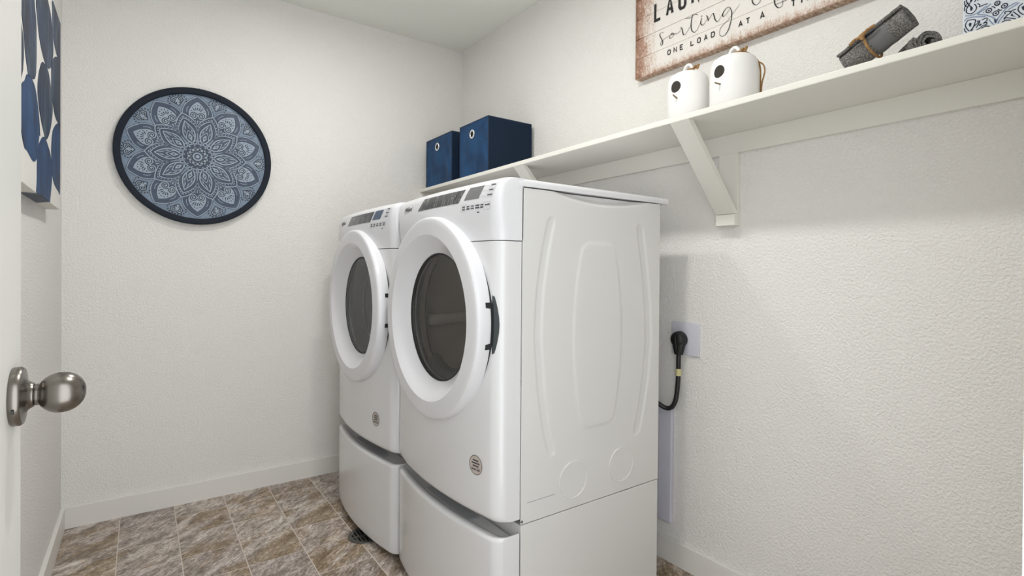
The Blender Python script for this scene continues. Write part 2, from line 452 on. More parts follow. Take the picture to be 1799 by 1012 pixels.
part('set_screw_slot', bx((FX + 0.0035, KY - 0.0349, KZ - 0.014), (FX + 0.0065, KY - 0.031, KZ - 0.010)), M['nickel_dark'], knob)

# ================================================================== SHELF ON THE RIGHT WALL
sh = thing('wall_shelf', 'long white painted wall shelf with slanted braces running above the machines', 'shelf', (W, -1.4, SHELF_Z))
ZB = SHELF_Z - SHELF_T
part('shelf_board', bx((SHELF_X, YF, ZB), (W, 0, SHELF_Z), 0.0025, 2), M['shelf'], sh)
part('wall_cleat', bx((W - 0.018, YF, 1.541), (W, -0.018, ZB), 0.001, 1), M['shelf'], sh)
part('end_cleat', bx((SHELF_X + 0.008, -0.018, 1.541), (W, 0, ZB), 0.001, 1), M['shelf'], sh)
for yb in (-1.937, -1.062):
    br = part('bracket', bx((W - 0.018, yb, 1.290), (W, yb + 0.072, 1.541), 0.001, 1), M['shelf'], sh)
    part('foot_block', bx((W - 0.036, yb, 1.2905), (W - 0.018, yb + 0.071, 1.329), 0.001, 1), M['shelf'], br)
    T = Vector((1.676, 0, ZB)); Bt = Vector((W - 0.037, 0, 1.330)); d = (Bt - T).normalized(); nrm = Vector((-d.z, 0, d.x)); nrm = nrm if nrm.x > 0 else -nrm
    th = 0.019
    pr = [T, Bt, Vector((W - 0.018, 0, 1.330)), Vector((W - 0.018, 0, 1.330)) , T + Vector((th / abs(d.z), 0, 0))]
    # slanted board: front face T-Bt, back face parallel to it
    bk_x = T.x + th / abs(d.z)
    tt = (W - 0.018 - bk_x) / d.x
    pr = [T, Bt, Vector((W - 0.018, 0, 1.330)), Vector((W - 0.018, 0, ZB + d.z * tt)), Vector((bk_x, 0, ZB))]
    V = [(p.x, yb, p.z) for p in pr] + [(p.x, yb + 0.069, p.z) for p in pr]; n = len(pr)
    F = [tuple(range(n)), tuple(range(2 * n - 1, n - 1, -1))] + [(k, n + k, n + (k + 1) % n, (k + 1) % n) for k in range(n)]
    bm = bmesh.new(); vs = [bm.verts.new(p) for p in V]
    for fc in F: bm.faces.new([vs[i] for i in fc])
    bmesh.ops.recalc_face_normals(bm, faces=bm.faces)
    part('slanted_brace', bm, M['shelf'], br)

# ================================================================== LAUNDRY MACHINES
HWID = 0.343
ZTOP = 1.392
def machine(kind):
    dry = kind == 'dryer'
    yc = -1.409 if dry else -0.716
    xf = 1.052 if dry else 1.036
    yr, yl = yc - HWID, yc + HWID
    XS = 1.168                       # seam between the front mouldings and the steel cabinet
    XB = 1.774
    root = thing('clothes_dryer' if dry else 'washing_machine',
                 'white front-loading dryer with smoked round door window, nearest the camera' if dry else
                 'white front-loading washer with dark see-through door window, beside the mandala wall',
                 'dryer' if dry else 'washer', (1.42, yc, 0.394))
    def fx(y, z, zlo=0.413, zhi=ZTOP, rb=0.024, rt=0.026, rs=0.034):
        x = xf + (0.038 - 0.019 * smooth(1.20, 1.38, z)) * ((y - yc) / HWID) ** 2
        if z > 1.2: rs = rs - 0.012 * smooth(1.24, 1.36, z)
        if z > 1.262: x += 1.7 * (z - 1.262) ** 2
        d = max(0.0, HWID - abs(y - yc))
        if d < rs: x += rs - math.sqrt(max(0.0, rs * rs - (rs - d) ** 2))
        d = max(0.0, z - zlo)
        if rb and d < rb: x += rb - math.sqrt(max(0.0, rb * rb - (rb - d) ** 2))
        d = max(0.0, zhi - z)
        if rt and d < rt: x += rt - math.sqrt(max(0.0, rt * rt - (rt - d) ** 2))
        return x
    def edge_lines(a, b, ra, rb, n):
        t = []
        for q in (0, 0.012, 0.04, 0.1, 0.2, 0.35, 0.55, 0.8, 1.0):
            if ra: t.append(a + ra * q)
            if rb: t.append(b - rb * q)
        lo = a + (ra or 0); hi = b - (rb or 0)
        t += [lo + (hi - lo) * k / n for k in range(n + 1)]
        return sorted(set(round(x, 5) for x in t))
    def shell(ys_, zs_, fn, back, cut=None):
        V = []; idx = {}; F = []
        for i, y in enumerate(ys_):
            for j, z in enumerate(zs_):
                idx[i, j] = len(V); V.append((fn(y, z), y, z))
        for i in range(len(ys_) - 1):
            for j in range(len(zs_) - 1):
                cy, cz = (ys_[i] + ys_[i + 1]) / 2, (zs_[j] + zs_[j + 1]) / 2
                if cut and math.hypot(cy - yc, cz - cut[0]) < cut[1]: continue
                F.append((idx[i, j], idx[i + 1, j], idx[i + 1, j + 1], idx[i, j + 1]))
        ni, nj = len(ys_), len(zs_)
        per = [(i, 0) for i in range(ni)] + [(ni - 1, j) for j in range(1, nj)] + [(i, nj - 1) for i in range(ni - 2, -1, -1)] + [(0, j) for j in range(nj - 2, 0, -1)]
        live = {k for fc in F for k in fc}
        o = len(V)
        for (i, j) in per: V.append((max(back, V[idx[i, j]][0] + 0.002), ys_[i], zs_[j]))
        for k in range(len(per)):
            a, b = idx[per[k]], idx[per[(k + 1) % len(per)]]
            if a in live and b in live: F.append((b, a, o + k, o + (k + 1) % len(per)))
        return V, F
    ysl = edge_lines(yr, yl, 0.034, 0.034, 36)
    ZC, ZSEAM = 0.974, 1.212
    # --- cabinet box (back, far side, dark inside edges)
    bm = bx((XS + 0.002, yr + 0.018, 0.397), (XB, yl - 0.001, 1.364))
    cab = bmesh.new()
    def quad(*p): cab.faces.new([cab.verts.new(q) for q in p])
    quad((XS, yl, 0.395), (XB, yl, 0.395), (XB, yl, 1.366), (XS, yl, 1.366))
    quad((XB, yr, 0.395), (XB, yl, 0.395), (XB, yl, 1.366), (XB, yr, 1.366))
    quad((XS, yr, 0.395), (XB, yr, 0.395), (XB, yl, 0.395), (XS, yl, 0.395))
    bm.free()
    part('cabinet', cab, M['enamel_plain'], root)
    # --- side panel with pressed grooves (facing the camera)
    Lc = [(0.57, 1.287), (0.66, 1.262), (0.77, 1.243), (0.925, 1.229), (1.0, 1.231), (1.075, 1.237), (1.18, 1.254), (1.285, 1.278)]
    Rc = [(0.57, 1.658), (0.66, 1.684), (0.766, 1.705), (0.89, 1.719), (1.0, 1.713), (1.127, 1.698), (1.287, 1.668)]
    def dent(x, z):
        h = 0.0
        for tab, w0 in ((Lc, 0.0165), (Rc, 0.0185)):
            if 0.55 < z < 1.31:
                t_ = max(0.0, abs(z - 0.93) - (0.358 - w0)); w = math.sqrt(max(0.0, w0 * w0 - t_ * t_))
                h = max(h, 0.0034 * (1 - smooth(w - 0.0065, w, abs(x - interp(tab, z)))) if w > 0.004 else 0.0)
        if 0.61 < z < 1.24:
            q = abs(z - 0.925) / 0.298
            w = (0.113 - 0.04 * q * q)
            dz = 0.298 - abs(z - 0.925); dx = w - abs(x - 1.474)
            rr = 0.035
            if dx < rr and dz < rr: sd = rr - math.hypot(rr - dx, rr - dz)
            else: sd = min(dx, dz)
            h -= 0.0030 * smooth(0.0, 0.013, sd)
        q = 1 - ((x - 1.49) / 0.235) ** 2
        if q > 0 and z > 1.33:
            h += 0.016 * smooth(0.0, 0.022, z - (1.368 - 0.032 * q))
        return h
    if dry:
        nx, nz = 150, 210
        V = []; F = []
        for i in range(nx + 1):
            for j in range(nz + 1):
                x = XS + 0.001 + (XB - XS - 0.001) * i / nx; z = 0.396 + (1.366 - 0.396) * j / nz
                V.append((x, yr + dent(x, z), z))
        for i in range(nx):
            for j in range(nz):
                a = i * (nz + 1) + j; F.append((a, a + nz + 1, a + nz + 2, a + 1))
        sp_ = part('side_panel', (V, F), M['enamel_plain'], root, True)
        for (cx, cz) in ((1.372, 0.482), (1.586, 0.486)):
            part('knockout_disc', lathe((cx, yr + 0.0002, cz), (0, -1, 0), [(0, 0.0572), (0.0030, 0.0568), (0.0032, 0.0560), (0.0012, 0.0548), (0.0012, 0.02)], 64), M['enamel_plain'], sp_, False)
        part('vent_slit', bx((1.193, yr - 0.0004, 0.453), (1.298, yr + 0.001, 0.4552)), M['pale_ink'], sp_)
    else:
        bm = bmesh.new(); q = [bm.verts.new(p) for p in ((XS, yr, 0.395), (XB, yr, 0.395), (XB, yr, 1.366), (XS, yr, 1.366))]; bm.faces.new(q)
        part('side_panel', bm, M['enamel_plain'], root)
    # --- top panel
    bm = bx((XS - 0.012, yr - 0.001, 1.3695), (XB + 0.044, yl + 0.001, ZTOP + 0.001))
    es = [e for e in bm.edges if all(vv.co.z > 1.38 for vv in e.verts) and not all(abs(vv.co.x - XS + 0.012) < 1e-4 for vv in e.verts)]
    bmesh.ops.bevel(bm, geom=es, offset=0.013, segments=5, profile=0.5, affect='EDGES')
    part('top_panel', bm, M['plastic'], root, True, 40)
    # --- front panel with the big round opening, then the control console above the seam
    zsl = edge_lines(0.413, ZSEAM - 0.0012, 0.024, None, 46)
    part('front_panel', shell(ysl, zsl, lambda y, z: fx(y, z), XS - 0.001, (ZC, 0.268)), M['enamel'], root, True, 60)
    zsl = edge_lines(ZSEAM + 0.0012, ZTOP, None, 0.026, 22)
    con = part('control_console', shell(ysl, zsl, lambda y, z: fx(y, z), XS + 0.004, (ZC, 0.268)), M['plastic'], root, True, 60)
    # dark inner bulkhead behind the gaps, with the drum mouth cut out of it
    ring_v, ring_f = lathe((1.150, yc, ZC), (1, 0, 0), [(0, 0.232), (0.0, 0.335)], 64)
    ring_f = [q for q in ring_f if len(q) == 4]
    part('bulkhead', (ring_v, ring_f), M['gap'], root)
    # --- hinge-side gasket crescent and dark backing ring seen around the door edge
    part('door_gap', lathe((xf + 0.018, yc, ZC), (1, 0, 0), [(0.0, 0.3215), (0.062, 0.3215), (0.062, 0.27), (0.0, 0.27)], 96, True), M['gap'], root, True, 30)
    part('door_seal', lathe((xf + 0.033, yc, ZC), (1, 0, 0), [(0.0, 0.3270), (0.004, 0.3330), (0.050, 0.3360), (0.050, 0.27), (0.0, 0.27)], 96, True), M['gasket' if dry else 'gap'], root, True, 30)
    # --- door ring
    x0 = xf - 0.023
    prof = [(0.047, 0.300), (0.047, 0.3245), (0.040, 0.3270), (0.022, 0.3272), (0.0135, 0.3262), (0.0075, 0.3235), (0.0040, 0.3195), (0.0024, 0.3140),
            (0.0016, 0.3060), (0.0, 0.2690), (0.0008, 0.2672), (0.0180, 0.2470), (0.0360, 0.2260), (0.0470, 0.2130), (0.0490, 0.2110), (0.0545, 0.2090), (0.0545, 0.2050), (0.066, 0.2040), (0.066, 0.300)]
    dr = part('door', lathe((x0, yc, ZC), (1, 0, 0), prof, 128, True), M['plastic'], root, True, 22)
    part('window_trim', lathe((x0 + 0.0485, yc, ZC), (1, 0, 0), [(0.0, 0.2092), (0.0035, 0.2098), (0.010, 0.2040), (0.0085, 0.2020), (0.003, 0.2062)], 96, True), M['gap'], dr, True)
    part('window_trim', lathe((x0 + 0.0525, yc, ZC), (1, 0, 0), [(0.0, 0.2048), (0.002, 0.2052), (0.004, 0.2015), (0.0015, 0.2012)], 96, True), M['steel'], dr, True)
    if dry:
        part('window_glass', facing(lathe((x0 + 0.055, yc, ZC), (1, 0, 0), [(0.004, 0.0), (0.003, 0.10), (0.0, 0.2035)], 64, False, False), (-1, 0, 0)), M['dryer_glass'], dr, True)
    else:
        part('window_glass', facing(lathe((x0 + 0.050, yc, ZC), (1, 0, 0), [(0.0, 0.204), (0.012, 0.2035), (0.045, 0.190), (0.085, 0.168), (0.100, 0.150), (0.106, 0.11), (0.106, 0.0)], 64, False, False), (-1, 0, 0)), M['washer_glass'], dr, True)
        part('bowl_edge_reflection', tube([(x0 + 0.118, yc + 0.166 * math.cos(2 * PI * k / 40), ZC + 0.166 * math.sin(2 * PI * k / 40)) for k in range(41)], 0.0028, 8), M['screw'], dr, True)  # pale ring added to draw the reflection along the glass bowl's edge
        part('glass_lip', lathe((x0 + 0.060, yc, ZC), (1, 0, 0), [(0.0, 0.1995), (0.012, 0.1985), (0.022, 0.187), (0.018, 0.183), (0.004, 0.190)], 64, True), M['steel'], dr, True, 30)
        part('window_cover', facing(lathe((x0 + 0.0495, yc, ZC), (1, 0, 0), [(0.0015, 0.0), (0.001, 0.12), (0.0, 0.2036)], 64, False, False), (-1, 0, 0)), M['washer_glass'], dr, True)
    # latch notches on the hinge side edge of the door ring
    for dz in (0.055, -0.060):
        a = math.asin(dz / 0.327)
        yy_ = yc - 0.327 * math.cos(a)
        part('hinge_notch', bx((x0 + 0.030, yy_ - 0.0012, ZC + dz - 0.0085), (x0 + 0.0485, yy_ + 0.010, ZC + dz + 0.0085)), M['gap'], dr)
    # --- drum
    rd = 0.262
    drum = part('drum', lathe((1.118, yc, ZC), (1, 0, 0), [(0.0, 0.222), (0.022, 0.226), (0.04, rd), (0.44, rd), (0.46, 0.235), (0.465, 0.0)], 64, False, False), M['drum'] if dry else M['steel'], root, True, 40)
    bmn = 3
    for k in range(bmn):
        a = (-0.14 if dry else PI * 0.12) + 2 * PI * k / 3
        cy, cz = yc + (rd - 0.014) * math.cos(a), ZC + (rd - 0.014) * math.sin(a)
        g = tube([(1.165, cy, cz), (1.172, cy, cz), (1.20, cy, cz), (1.26, cy - 0.004, cz + 0.004), (1.40, cy, cz + 0.006), (1.55, cy, cz)], [0.012, 0.021, 0.022, 0.019, 0.024, 0.02], 14)
        part('baffle', g, M['trim'] if dry else M['steel'], drum, True)
    if dry:
        lf = tube([(1.128, yc + 0.20 * math.cos(a), ZC + 0.20 * math.sin(a)) for a in [PI * (1.70 - 0.035 * k) + PI * 0 for k in range(12)]][::-1], 0.026, 10)
        lint = part('lint_filter', lf, M['gasket'], drum, True)
    else:
        part('door_boot', lathe((1.098, yc, ZC), (1, 0, 0), [(0.0, 0.262), (0.0, 0.220), (0.012, 0.208), (0.03, 0.212), (0.045, 0.205), (0.06, 0.214), (0.06, 0.262)], 64, True), M['gasket'], drum, True)
    # --- console print: window strip, display, key outlines, lettering, mapped onto the curved console
    yL = yl
    def onc(uu_, z, h): 
        y = yL - uu_
        return (fx(y, z) - 0.0007 - h, y, z)
    def patch(name, quad_, mtl, h=0.0, nu=10, nv=4, parent=con, label=None):
        (u0, z0), (u1, z1), (u2, z2), (u3, z3) = quad_      # bottom left, bottom right, top right, top left
        V = []; F = []
        for i in range(nu + 1):
            for j in range(nv + 1):
                s, t = i / nu, j / nv
                V.append(onc((u0 * (1 - s) + u1 * s) * (1 - t) + (u3 * (1 - s) + u2 * s) * t, (z0 * (1 - s) + z1 * s) * (1 - t) + (z3 * (1 - s) + z2 * s) * t, h))
        for i in range(nu):
            for j in range(nv):
                a = i * (nv + 1) + j; F.append((a, a + nv + 1, a + nv + 2, a + 1))
        o = part(name, (V, F), mtl, parent, True)
        if label: o['label'] = label
        return o
    dz = 0.0 if dry else -0.003
    if dry:
        st = patch('cycle_panel', [(0.219, 1.331), (0.500, 1.331), (0.521, 1.371), (0.250, 1.371)], M['film'], label='dark cycle list under crinkled clear film')
        patch('panel_divider', [(0.4665, 1.331), (0.4695, 1.331), (0.4885, 1.371), (0.4855, 1.371)], M['black'], 0.0004, 2, 2, st)
        patch('display_window', [(0.528, 1.336), (0.601, 1.336), (0.617, 1.373), (0.544, 1.373)], M['display'])
    else:
        st = patch('cycle_panel', [(0.209, 1.325), (0.491, 1.325), (0.511, 1.367), (0.238, 1.367)], M['film'], label='dark cycle list under crinkled clear film')
        patch('display_window', [(0.508, 1.331), (0.580, 1.331), (0.596, 1.368), (0.524, 1.368)], M['display_blue'])
    fl = Flat()
    keys = [(0.523, 0.540), (0.545, 0.562), (0.567, 0.584), (0.588, 0.609), (0.612, 0.629), (0.632, 0.653)] if dry else [(0.500 + 0.0265 * k, 0.518 + 0.0265 * k) for k in range(5)]
    zt = 1.3225 + dz; zb_ = 1.3015 + dz
    u0, u1 = keys[0][0] - 0.005, keys[-1][1] + 0.004
    fl.ribbon([(u0, zb_), (u1, zb_ - 0.001), (u1, zt - 0.001), (u0, zt)], 0.0004, 0, 1, True)
    rnd = random.Random(5)
    for n_, (a, b) in enumerate(keys):
        mid = (a + b) / 2
        if n_: fl.ribbon([(a - 0.003, zb_), (a - 0.003, zt)], 0.0002, 0, 1)
        rows = 1 if (dry and n_ == 5) else 2
        for rr in range(rows):
            zc_ = (zt + zb_) / 2 + (0.0037 - 0.0072 * rr if rows == 2 else 0.002)
            x_ = a + 0.001 + rnd.random() * 0.002
            while x_ < b - 0.001:
                w_ = 0.0016 + 0.0016 * rnd.random(); hh = 0.0017 + 0.0009 * rnd.random()
                fl.poly([(x_, zc_ - hh), (x_ + w_, zc_ - hh), (x_ + w_, zc_ + hh), (x_, zc_ + hh)], 0, 0); x_ += w_ + 0.0007
        fl.disc((mid, zt + 0.004), 0.0006, 0, 1, 6)
    cols = (0.640, 0.671) if dry else (0.618, 0.650)
    for rr in range(3):
        zc_ = 1.3705 - 0.0145 * rr + dz
        a, b = cols[0] - 0.004 * rr, cols[1] - 0.004 * rr
        fl.ribbon([(a, zc_ - 0.005), (b, zc_ - 0.0055), (b + 0.002, zc_ + 0.005), (a + 0.002, zc_ + 0.005)], 0.0003, 0, 1, True)
        x_ = a + 0.008
        while x_ < b - 0.004:
            w_ = 0.0016 + 0.0014 * rnd.random()
            fl.poly([(x_, zc_ - 0.002), (x_ + w_, zc_ - 0.002), (x_ + w_, zc_ + 0.002), (x_, zc_ + 0.002)], 0, 0); x_ += w_ + 0.0008
        for k in range(4): fl.poly([(a - 0.021 + 0.0052 * k, zc_ - 0.0015), (a - 0.0195 + 0.0052 * k, zc_ - 0.0015), (a - 0.0192 + 0.0052 * k, zc_ + 0.0012), (a - 0.0207 + 0.0052 * k, zc_ + 0.0012)], 0, 1)
    fl.poly([(0.600, 1.2935 + dz), (0.611, 1.2935 + dz), (0.611, 1.2965 + dz), (0.600, 1.2965 + dz)], 0, 0)
    fl.ribbon([(0.255, 1.327 + dz), (0.48, 1.327 + dz)], 0.0003, 0, 1)
    part('button_print', fl.geo(onc), [M['ink'], M['pale_ink']], con)
    # brand word: slanted lettering with a swoosh ring
    cu = bpy.data.curves.new('brand', 'FONT'); cu.body = 'Whirlpool'; cu.size = 0.0235; cu.shear = 0.28; cu.offset = 0.0004; cu.space_character = 0.92; cu.resolution_u = 3
    to = bpy.data.objects.new('brand', cu); COL.objects.link(to)
    tm = bpy.data.meshes.new_from_object(to.evaluated_get(bpy.context.evaluated_depsgraph_get()))
    bpy.data.objects.remove(to); bpy.data.curves.remove(cu)
    wtx = max(vv.co.x for vv in tm.vertices); sc = 0.080 / wtx
    V = [onc(0.076 + vv.co.x * sc, 1.3405 + dz + vv.co.y * 0.92, 0.0) for vv in tm.vertices]; F = [tuple(p.vertices) for p in tm.polygons]
    bpy.data.meshes.remove(tm)
    g = Flat(); g.ribbon([(0.105 + 0.026 * math.cos(t), 1.345 + dz + 0.010 * math.sin(t) + 0.004 * math.cos(t)) for t in [0.4 + 0.3 * k for k in range(17)]], 0.0006)
    G2 = g.geo(onc)
    part('brand_lettering', join((V, F), (G2[0], G2[1])), M['ink'], con)
    # --- round sticker on the lower front
    sy, sz, sr = (-1.663, 0.562, 0.0275) if dry else (-0.930, 0.528, 0.0275)
    fl = Flat(); fl.disc((0, 0), sr, 0.0002, 0, 32); fl.ring((0, 0), sr, 0.0009, 0.0004, 1, 32)
    for rr, (w_, zc_) in enumerate(((0.012, 0.0135), (0.0165, 0.0055), (0.012, -0.0025))):
        x_ = -w_
        while x_ < w_:
            fl.poly([(x_, zc_ - 0.0023), (x_ + 0.0024, zc_ - 0.0023), (x_ + 0.0024, zc_ + 0.0023), (x_, zc_ + 0.0023)], 0.0005, 2); x_ += 0.0031
    fl.ribbon([(-0.021, -0.0075), (0.021, -0.0075)], 0.0004, 0.0005, 1)
    for a, b in ((-0.018, -0.009), (-0.0055, 0.0035), (0.0065, 0.0185)):
        x_ = a
        while x_ < b:
            fl.poly([(x_, -0.0155), (x_ + 0.0023, -0.0155), (x_ + 0.0023, -0.0108), (x_, -0.0108)], 0.0005, 2); x_ += 0.0030
    for xx in (-0.0072, 0.005): fl.poly([(xx - 0.0009, -0.0136), (xx + 0.0009, -0.0136), (xx + 0.0009, -0.0128), (xx - 0.0009, -0.0128)], 0.0005, 2)
    o = part('round_sticker', fl.geo(lambda a, b, h: (fx(sy - a, sz + b) - 0.0005 - h, sy - a, sz + b)), [M['badge'], M['badge_rim'], M['ink']], root)
    # foot screw seen in the gap under the front panel corner
    part('corner_screw', lathe((XS + 0.006, yr - 0.0005, 0.404), (0, -1, 0), [(0, 0.004), (0.002, 0.0038), (0.0025, 0.002)], 16), M['screw'], root)

    # ---------------- pedestal with drawer
    ped = thing('pedestal_drawer', 'white drawer pedestal carrying the dryer' if dry else 'white drawer pedestal carrying the washer', 'pedestal', (1.42, yc, 0.0))
    bm = bx((XS + 0.004, yr, 0.010), (XB, yl, 0.3925), 0.002, 1)
    part('pedestal_cabinet', bm, M['enamel_plain'], ped)
    part('toe_recess', bx((XS - 0.02, yr + 0.02, 0.004), (XS + 0.004, yl - 0.02, 0.30)), M['gap'], ped)
    ZD0, ZD1 = 0.022, 0.372
    fd = lambda y, z: fx(y, z, ZD0, ZD1, 0.014, 0.012, 0.030)
    ys_ = edge_lines(yr + 0.001, yl - 0.001, 0.030, 0.030, 30); zs_ = edge_lines(ZD0, ZD1, 0.014, 0.012, 8)
    V, F = shell(ys_, zs_, fd, XS - 0.0015)
    V = list(V); F = list(F)
    top0 = [fd(y, ZD1) for y in ys_]
    # scooped top: narrow lip, then a channel falling back behind it
    ni, nj = len(ys_), len(zs_)
    F = [q for q in F if not all(V[i][2] > ZD1 - 1e-6 for i in q)]
    rows = []
    for (off, dzz) in ((0.0, 0.0), (0.010, 0.0), (0.015, -0.004), (0.030, -0.016), (0.055, -0.024)):
        rows.append(len(V))
        for y, x in zip(ys_, top0):
            s = smooth(0.0, 0.05, min(y - yr, yl - y))
            V.append((min(x + off * (0.55 + 0.45 * s) if off else x, XS - 0.002), y, ZD1 + dzz * s))
    rows.append(len(V))
    for y in ys_: V.append((XS - 0.002, y, ZD1 - 0.026 * smooth(0.0, 0.05, min(y - yr, yl - y))))
    for k in range(len(rows) - 1):
        for i in range(ni - 1): F.append((rows[k] + i, rows[k] + i + 1, rows[k + 1] + i + 1, rows[k + 1] + i))
    dw = part('drawer', (V, F), M['enamel'], ped, True, 50)
    # grey block in the drawer's top channel, its tone painting the finger pocket's shade
    part('finger_pocket_shade', bx((xf + 0.055, yc - 0.150, ZD1 - 0.030), (xf + 0.100, yc + 0.150, ZD1 - 0.0195), 0.003, 2), M['pale_ink'], dw)
    return root
machine('washer')
machine('dryer')

# ================================================================== FLOOR DRAIN
dc = Vector((1.062, -0.795, 0.0))
dn = thing('floor_drain', 'round dark metal floor drain half under the washer pedestal', 'drain', dc)
DRr = 0.074
part('rim', lathe(dc + Vector((0, 0, 0.0004)), (0, 0, 1), [(0, DRr), (0.0034, DRr - 0.001), (0.0046, DRr - 0.004), (0.0046, DRr - 0.008), (0.0, DRr - 0.008)], 64, True), M['drain'], dn, True, 40)
part('sump', lathe(dc + Vector((0, 0, 0.0003)), (0, 0, 1), [(0, 0.0), (0.0006, 0.001), (0.0006, DRr - 0.007)], 32), M['black'], dn)
# grate: bars between the slots, plus a cross bar in the middle
V = []; F = []
def gbar(x0, y0, x1, y1):
    bm = bx((x0, y0, 0.0014), (x1, y1, 0.0042)); o = len(V)
    for i, vv in enumerate(bm.verts): vv.index = i; V.append(vv.co + dc)
    for fc in bm.faces: F.append(tuple(o + vv.index for vv in fc.verts))
    bm.free()
R2 = DRr - 0.0075
for k in range(-4, 5):
    x0, x1 = k * 0.0148 - 0.0042, k * 0.0148 + 0.0042
    yl_ = math.sqrt(max(0.0, R2 ** 2 - max(abs(x0), abs(x1)) ** 2))
    if yl_ > 0.01:
        part('grate_bar', bx(dc + Vector((x0, -yl_, 0.0014)), dc + Vector((x1, yl_, 0.0042)), 0.0006, 1), M['drain'], dn)
part('cross_bar', bx(dc + Vector((-R2, -0.006, 0.0014)), dc + Vector((R2, 0.006, 0.0043)), 0.0006, 1), M['drain'], dn)
part('flat_ring', lathe(dc + Vector((0, 0, 0.0016)), (0, 0, 1), [(0, DRr - 0.007), (0.0028, DRr - 0.007), (0.0028, DRr - 0.017), (0, DRr - 0.017)], 48, True), M['drain'], dn)
for a in (0.2, 0.2 + PI):
    part('drain_screw', lathe(dc + Vector((math.cos(a + 2.2) * 0.0605, math.sin(a + 2.2) * 0.0605, 0.0042)), (0, 0, 1), [(0, 0.0042), (0.0012, 0.0036), (0.0016, 0.0)], 14), M['screw'], dn)

# ================================================================== CANVAS PAINTING ON THE LEFT WALL
CX, CY0, CY1, CZ0, CZ1 = 0.040, -1.36, -0.482, 1.335, 2.003
pt = thing('canvas_painting', 'tall white canvas painted with rows of indigo blue ovals, on the left wall', 'painting', (0, -0.92, 1.335))
part('canvas', bx((0.0005, CY0, CZ0), (CX, CY1, CZ1), 0.002, 2), M['canvas'], pt)
OVALS =  [[(-1.276, 1.747), (-1.252, 1.735), (-1.226, 1.713), (-1.204, 1.684), (-1.2, 1.649), (-1.208, 1.621), (-1.211, 1.61), (-1.242, 1.576), (-1.281, 1.56)], [(-1.243, 1.768), (-1.228, 1.744), (-1.204, 1.713), (-1.178, 1.667), (-1.136, 1.623), (-1.111, 1.625), (-1.05, 1.635), (-1.018, 1.657), (-1.011, 1.684), (-1.005, 1.726), (-1.013, 1.804), (-1.043, 1.852)], [(-1.013, 1.864), (-1.001, 1.833), (-0.962, 1.787), (-0.908, 1.759), (-0.836, 1.744), (-0.774, 1.75), (-0.709, 1.78), (-0.667, 1.841), (-0.685, 1.895), (-0.728, 1.937), (-0.793, 1.957)], [(-0.675, 2.003), (-0.692, 1.964), (-0.677, 1.898), (-0.641, 1.874), (-0.566, 1.858), (-0.454, 1.871), (-0.439, 1.876), (-0.442, 2.013)], [(-1.152, 1.618), (-1.184, 1.593), (-1.226, 1.571), (-1.246, 1.528), (-1.243, 1.482), (-1.22, 1.449), (-1.183, 1.425), (-1.146, 1.424), (-1.049, 1.413), (-0.986, 1.441), (-0.955, 1.505), (-0.94, 1.507), (-0.962, 1.558), (-0.997, 1.598), (-1.037, 1.622), (-1.099, 1.627)], [(-0.893, 1.733), (-0.941, 1.702), (-0.971, 1.667), (-0.984, 1.619), (-0.941, 1.568), (-0.881, 1.536), (-0.818, 1.519), (-0.734, 1.568), (-0.68, 1.639), (-0.699, 1.685), (-0.754, 1.728), (-0.805, 1.742)], [(-0.613, 1.841), (-0.701, 1.794), (-0.71, 1.746), (-0.709, 1.708), (-0.681, 1.677), (-0.622, 1.64), (-0.519, 1.634), (-0.47, 1.648), (-0.461, 1.849), (-0.526, 1.861)], [(-0.561, 1.627), (-0.651, 1.591), (-0.688, 1.56), (-0.706, 1.515), (-0.701, 1.485), (-0.663, 1.417), (-0.53, 1.396), (-0.48, 1.41), (-0.471, 1.63), (-0.486, 1.639)], [(-0.866, 1.518), (-0.933, 1.493), (-0.986, 1.448), (-0.993, 1.371), (-0.984, 1.324), (-0.765, 1.33), (-0.73, 1.35), (-0.69, 1.428), (-0.717, 1.482), (-0.802, 1.512)], [(-1.28, 1.519), (-1.256, 1.497), (-1.242, 1.463), (-1.25, 1.423), (-1.265, 1.386), (-1.279, 1.352)]]
def oval(k, pts, mtl, lift=0.0012):
    pts = [Vector((p[0], p[1], 0)) for p in pts]
    sm = catmull(pts, 4, True)
    q = [(min(max(p.x, CY0 + 0.001), CY1 - 0.001), min(max(p.y, CZ0 + 0.001), CZ1 - 0.001)) for p in sm]
    n = len(q)
    V = [(CX - 0.001, a, b) for a, b in q] + [(CX + lift, a, b) for a, b in q]
    F = [tuple(range(n, 2 * n))] + [(i, (i + 1) % n, n + (i + 1) % n, n + i) for i in range(n)]
    bm = bmesh.new(); vs = [bm.verts.new(p) for p in V]
    for fc in F: bm.faces.new([vs[i] for i in fc])
    bmesh.ops.recalc_face_normals(bm, faces=bm.faces)
    return part('painted_oval', bm, mtl, pt)
OV = [list(o) for o in OVALS]
# ovals cut by the door edge in the photo are closed behind it; tops that leave the frame are closed above
OV[0] = [(-1.352, 1.78), (-1.31, 1.80)] + OV[0] + [(-1.34, 1.60), (-1.355, 1.68)]
OV[1] = [(-1.16, 1.99), (-1.22, 1.93), (-1.245, 1.85)] + OV[1] + [(-1.05, 1.93), (-1.09, 1.98)]
OV[2] = [(-0.93, 1.999), (-0.985, 1.95)] + OV[2] + [(-0.86, 1.998)]
OV[9] = [(-1.33, 1.53)] + OV[9] + [(-1.33, 1.345), (-1.357, 1.42)]
ovs = []
for k, o in enumerate(OV): ovs.append(oval(k, o, M['indigo_deep'] if k in (4, 7, 8) else M['indigo']))
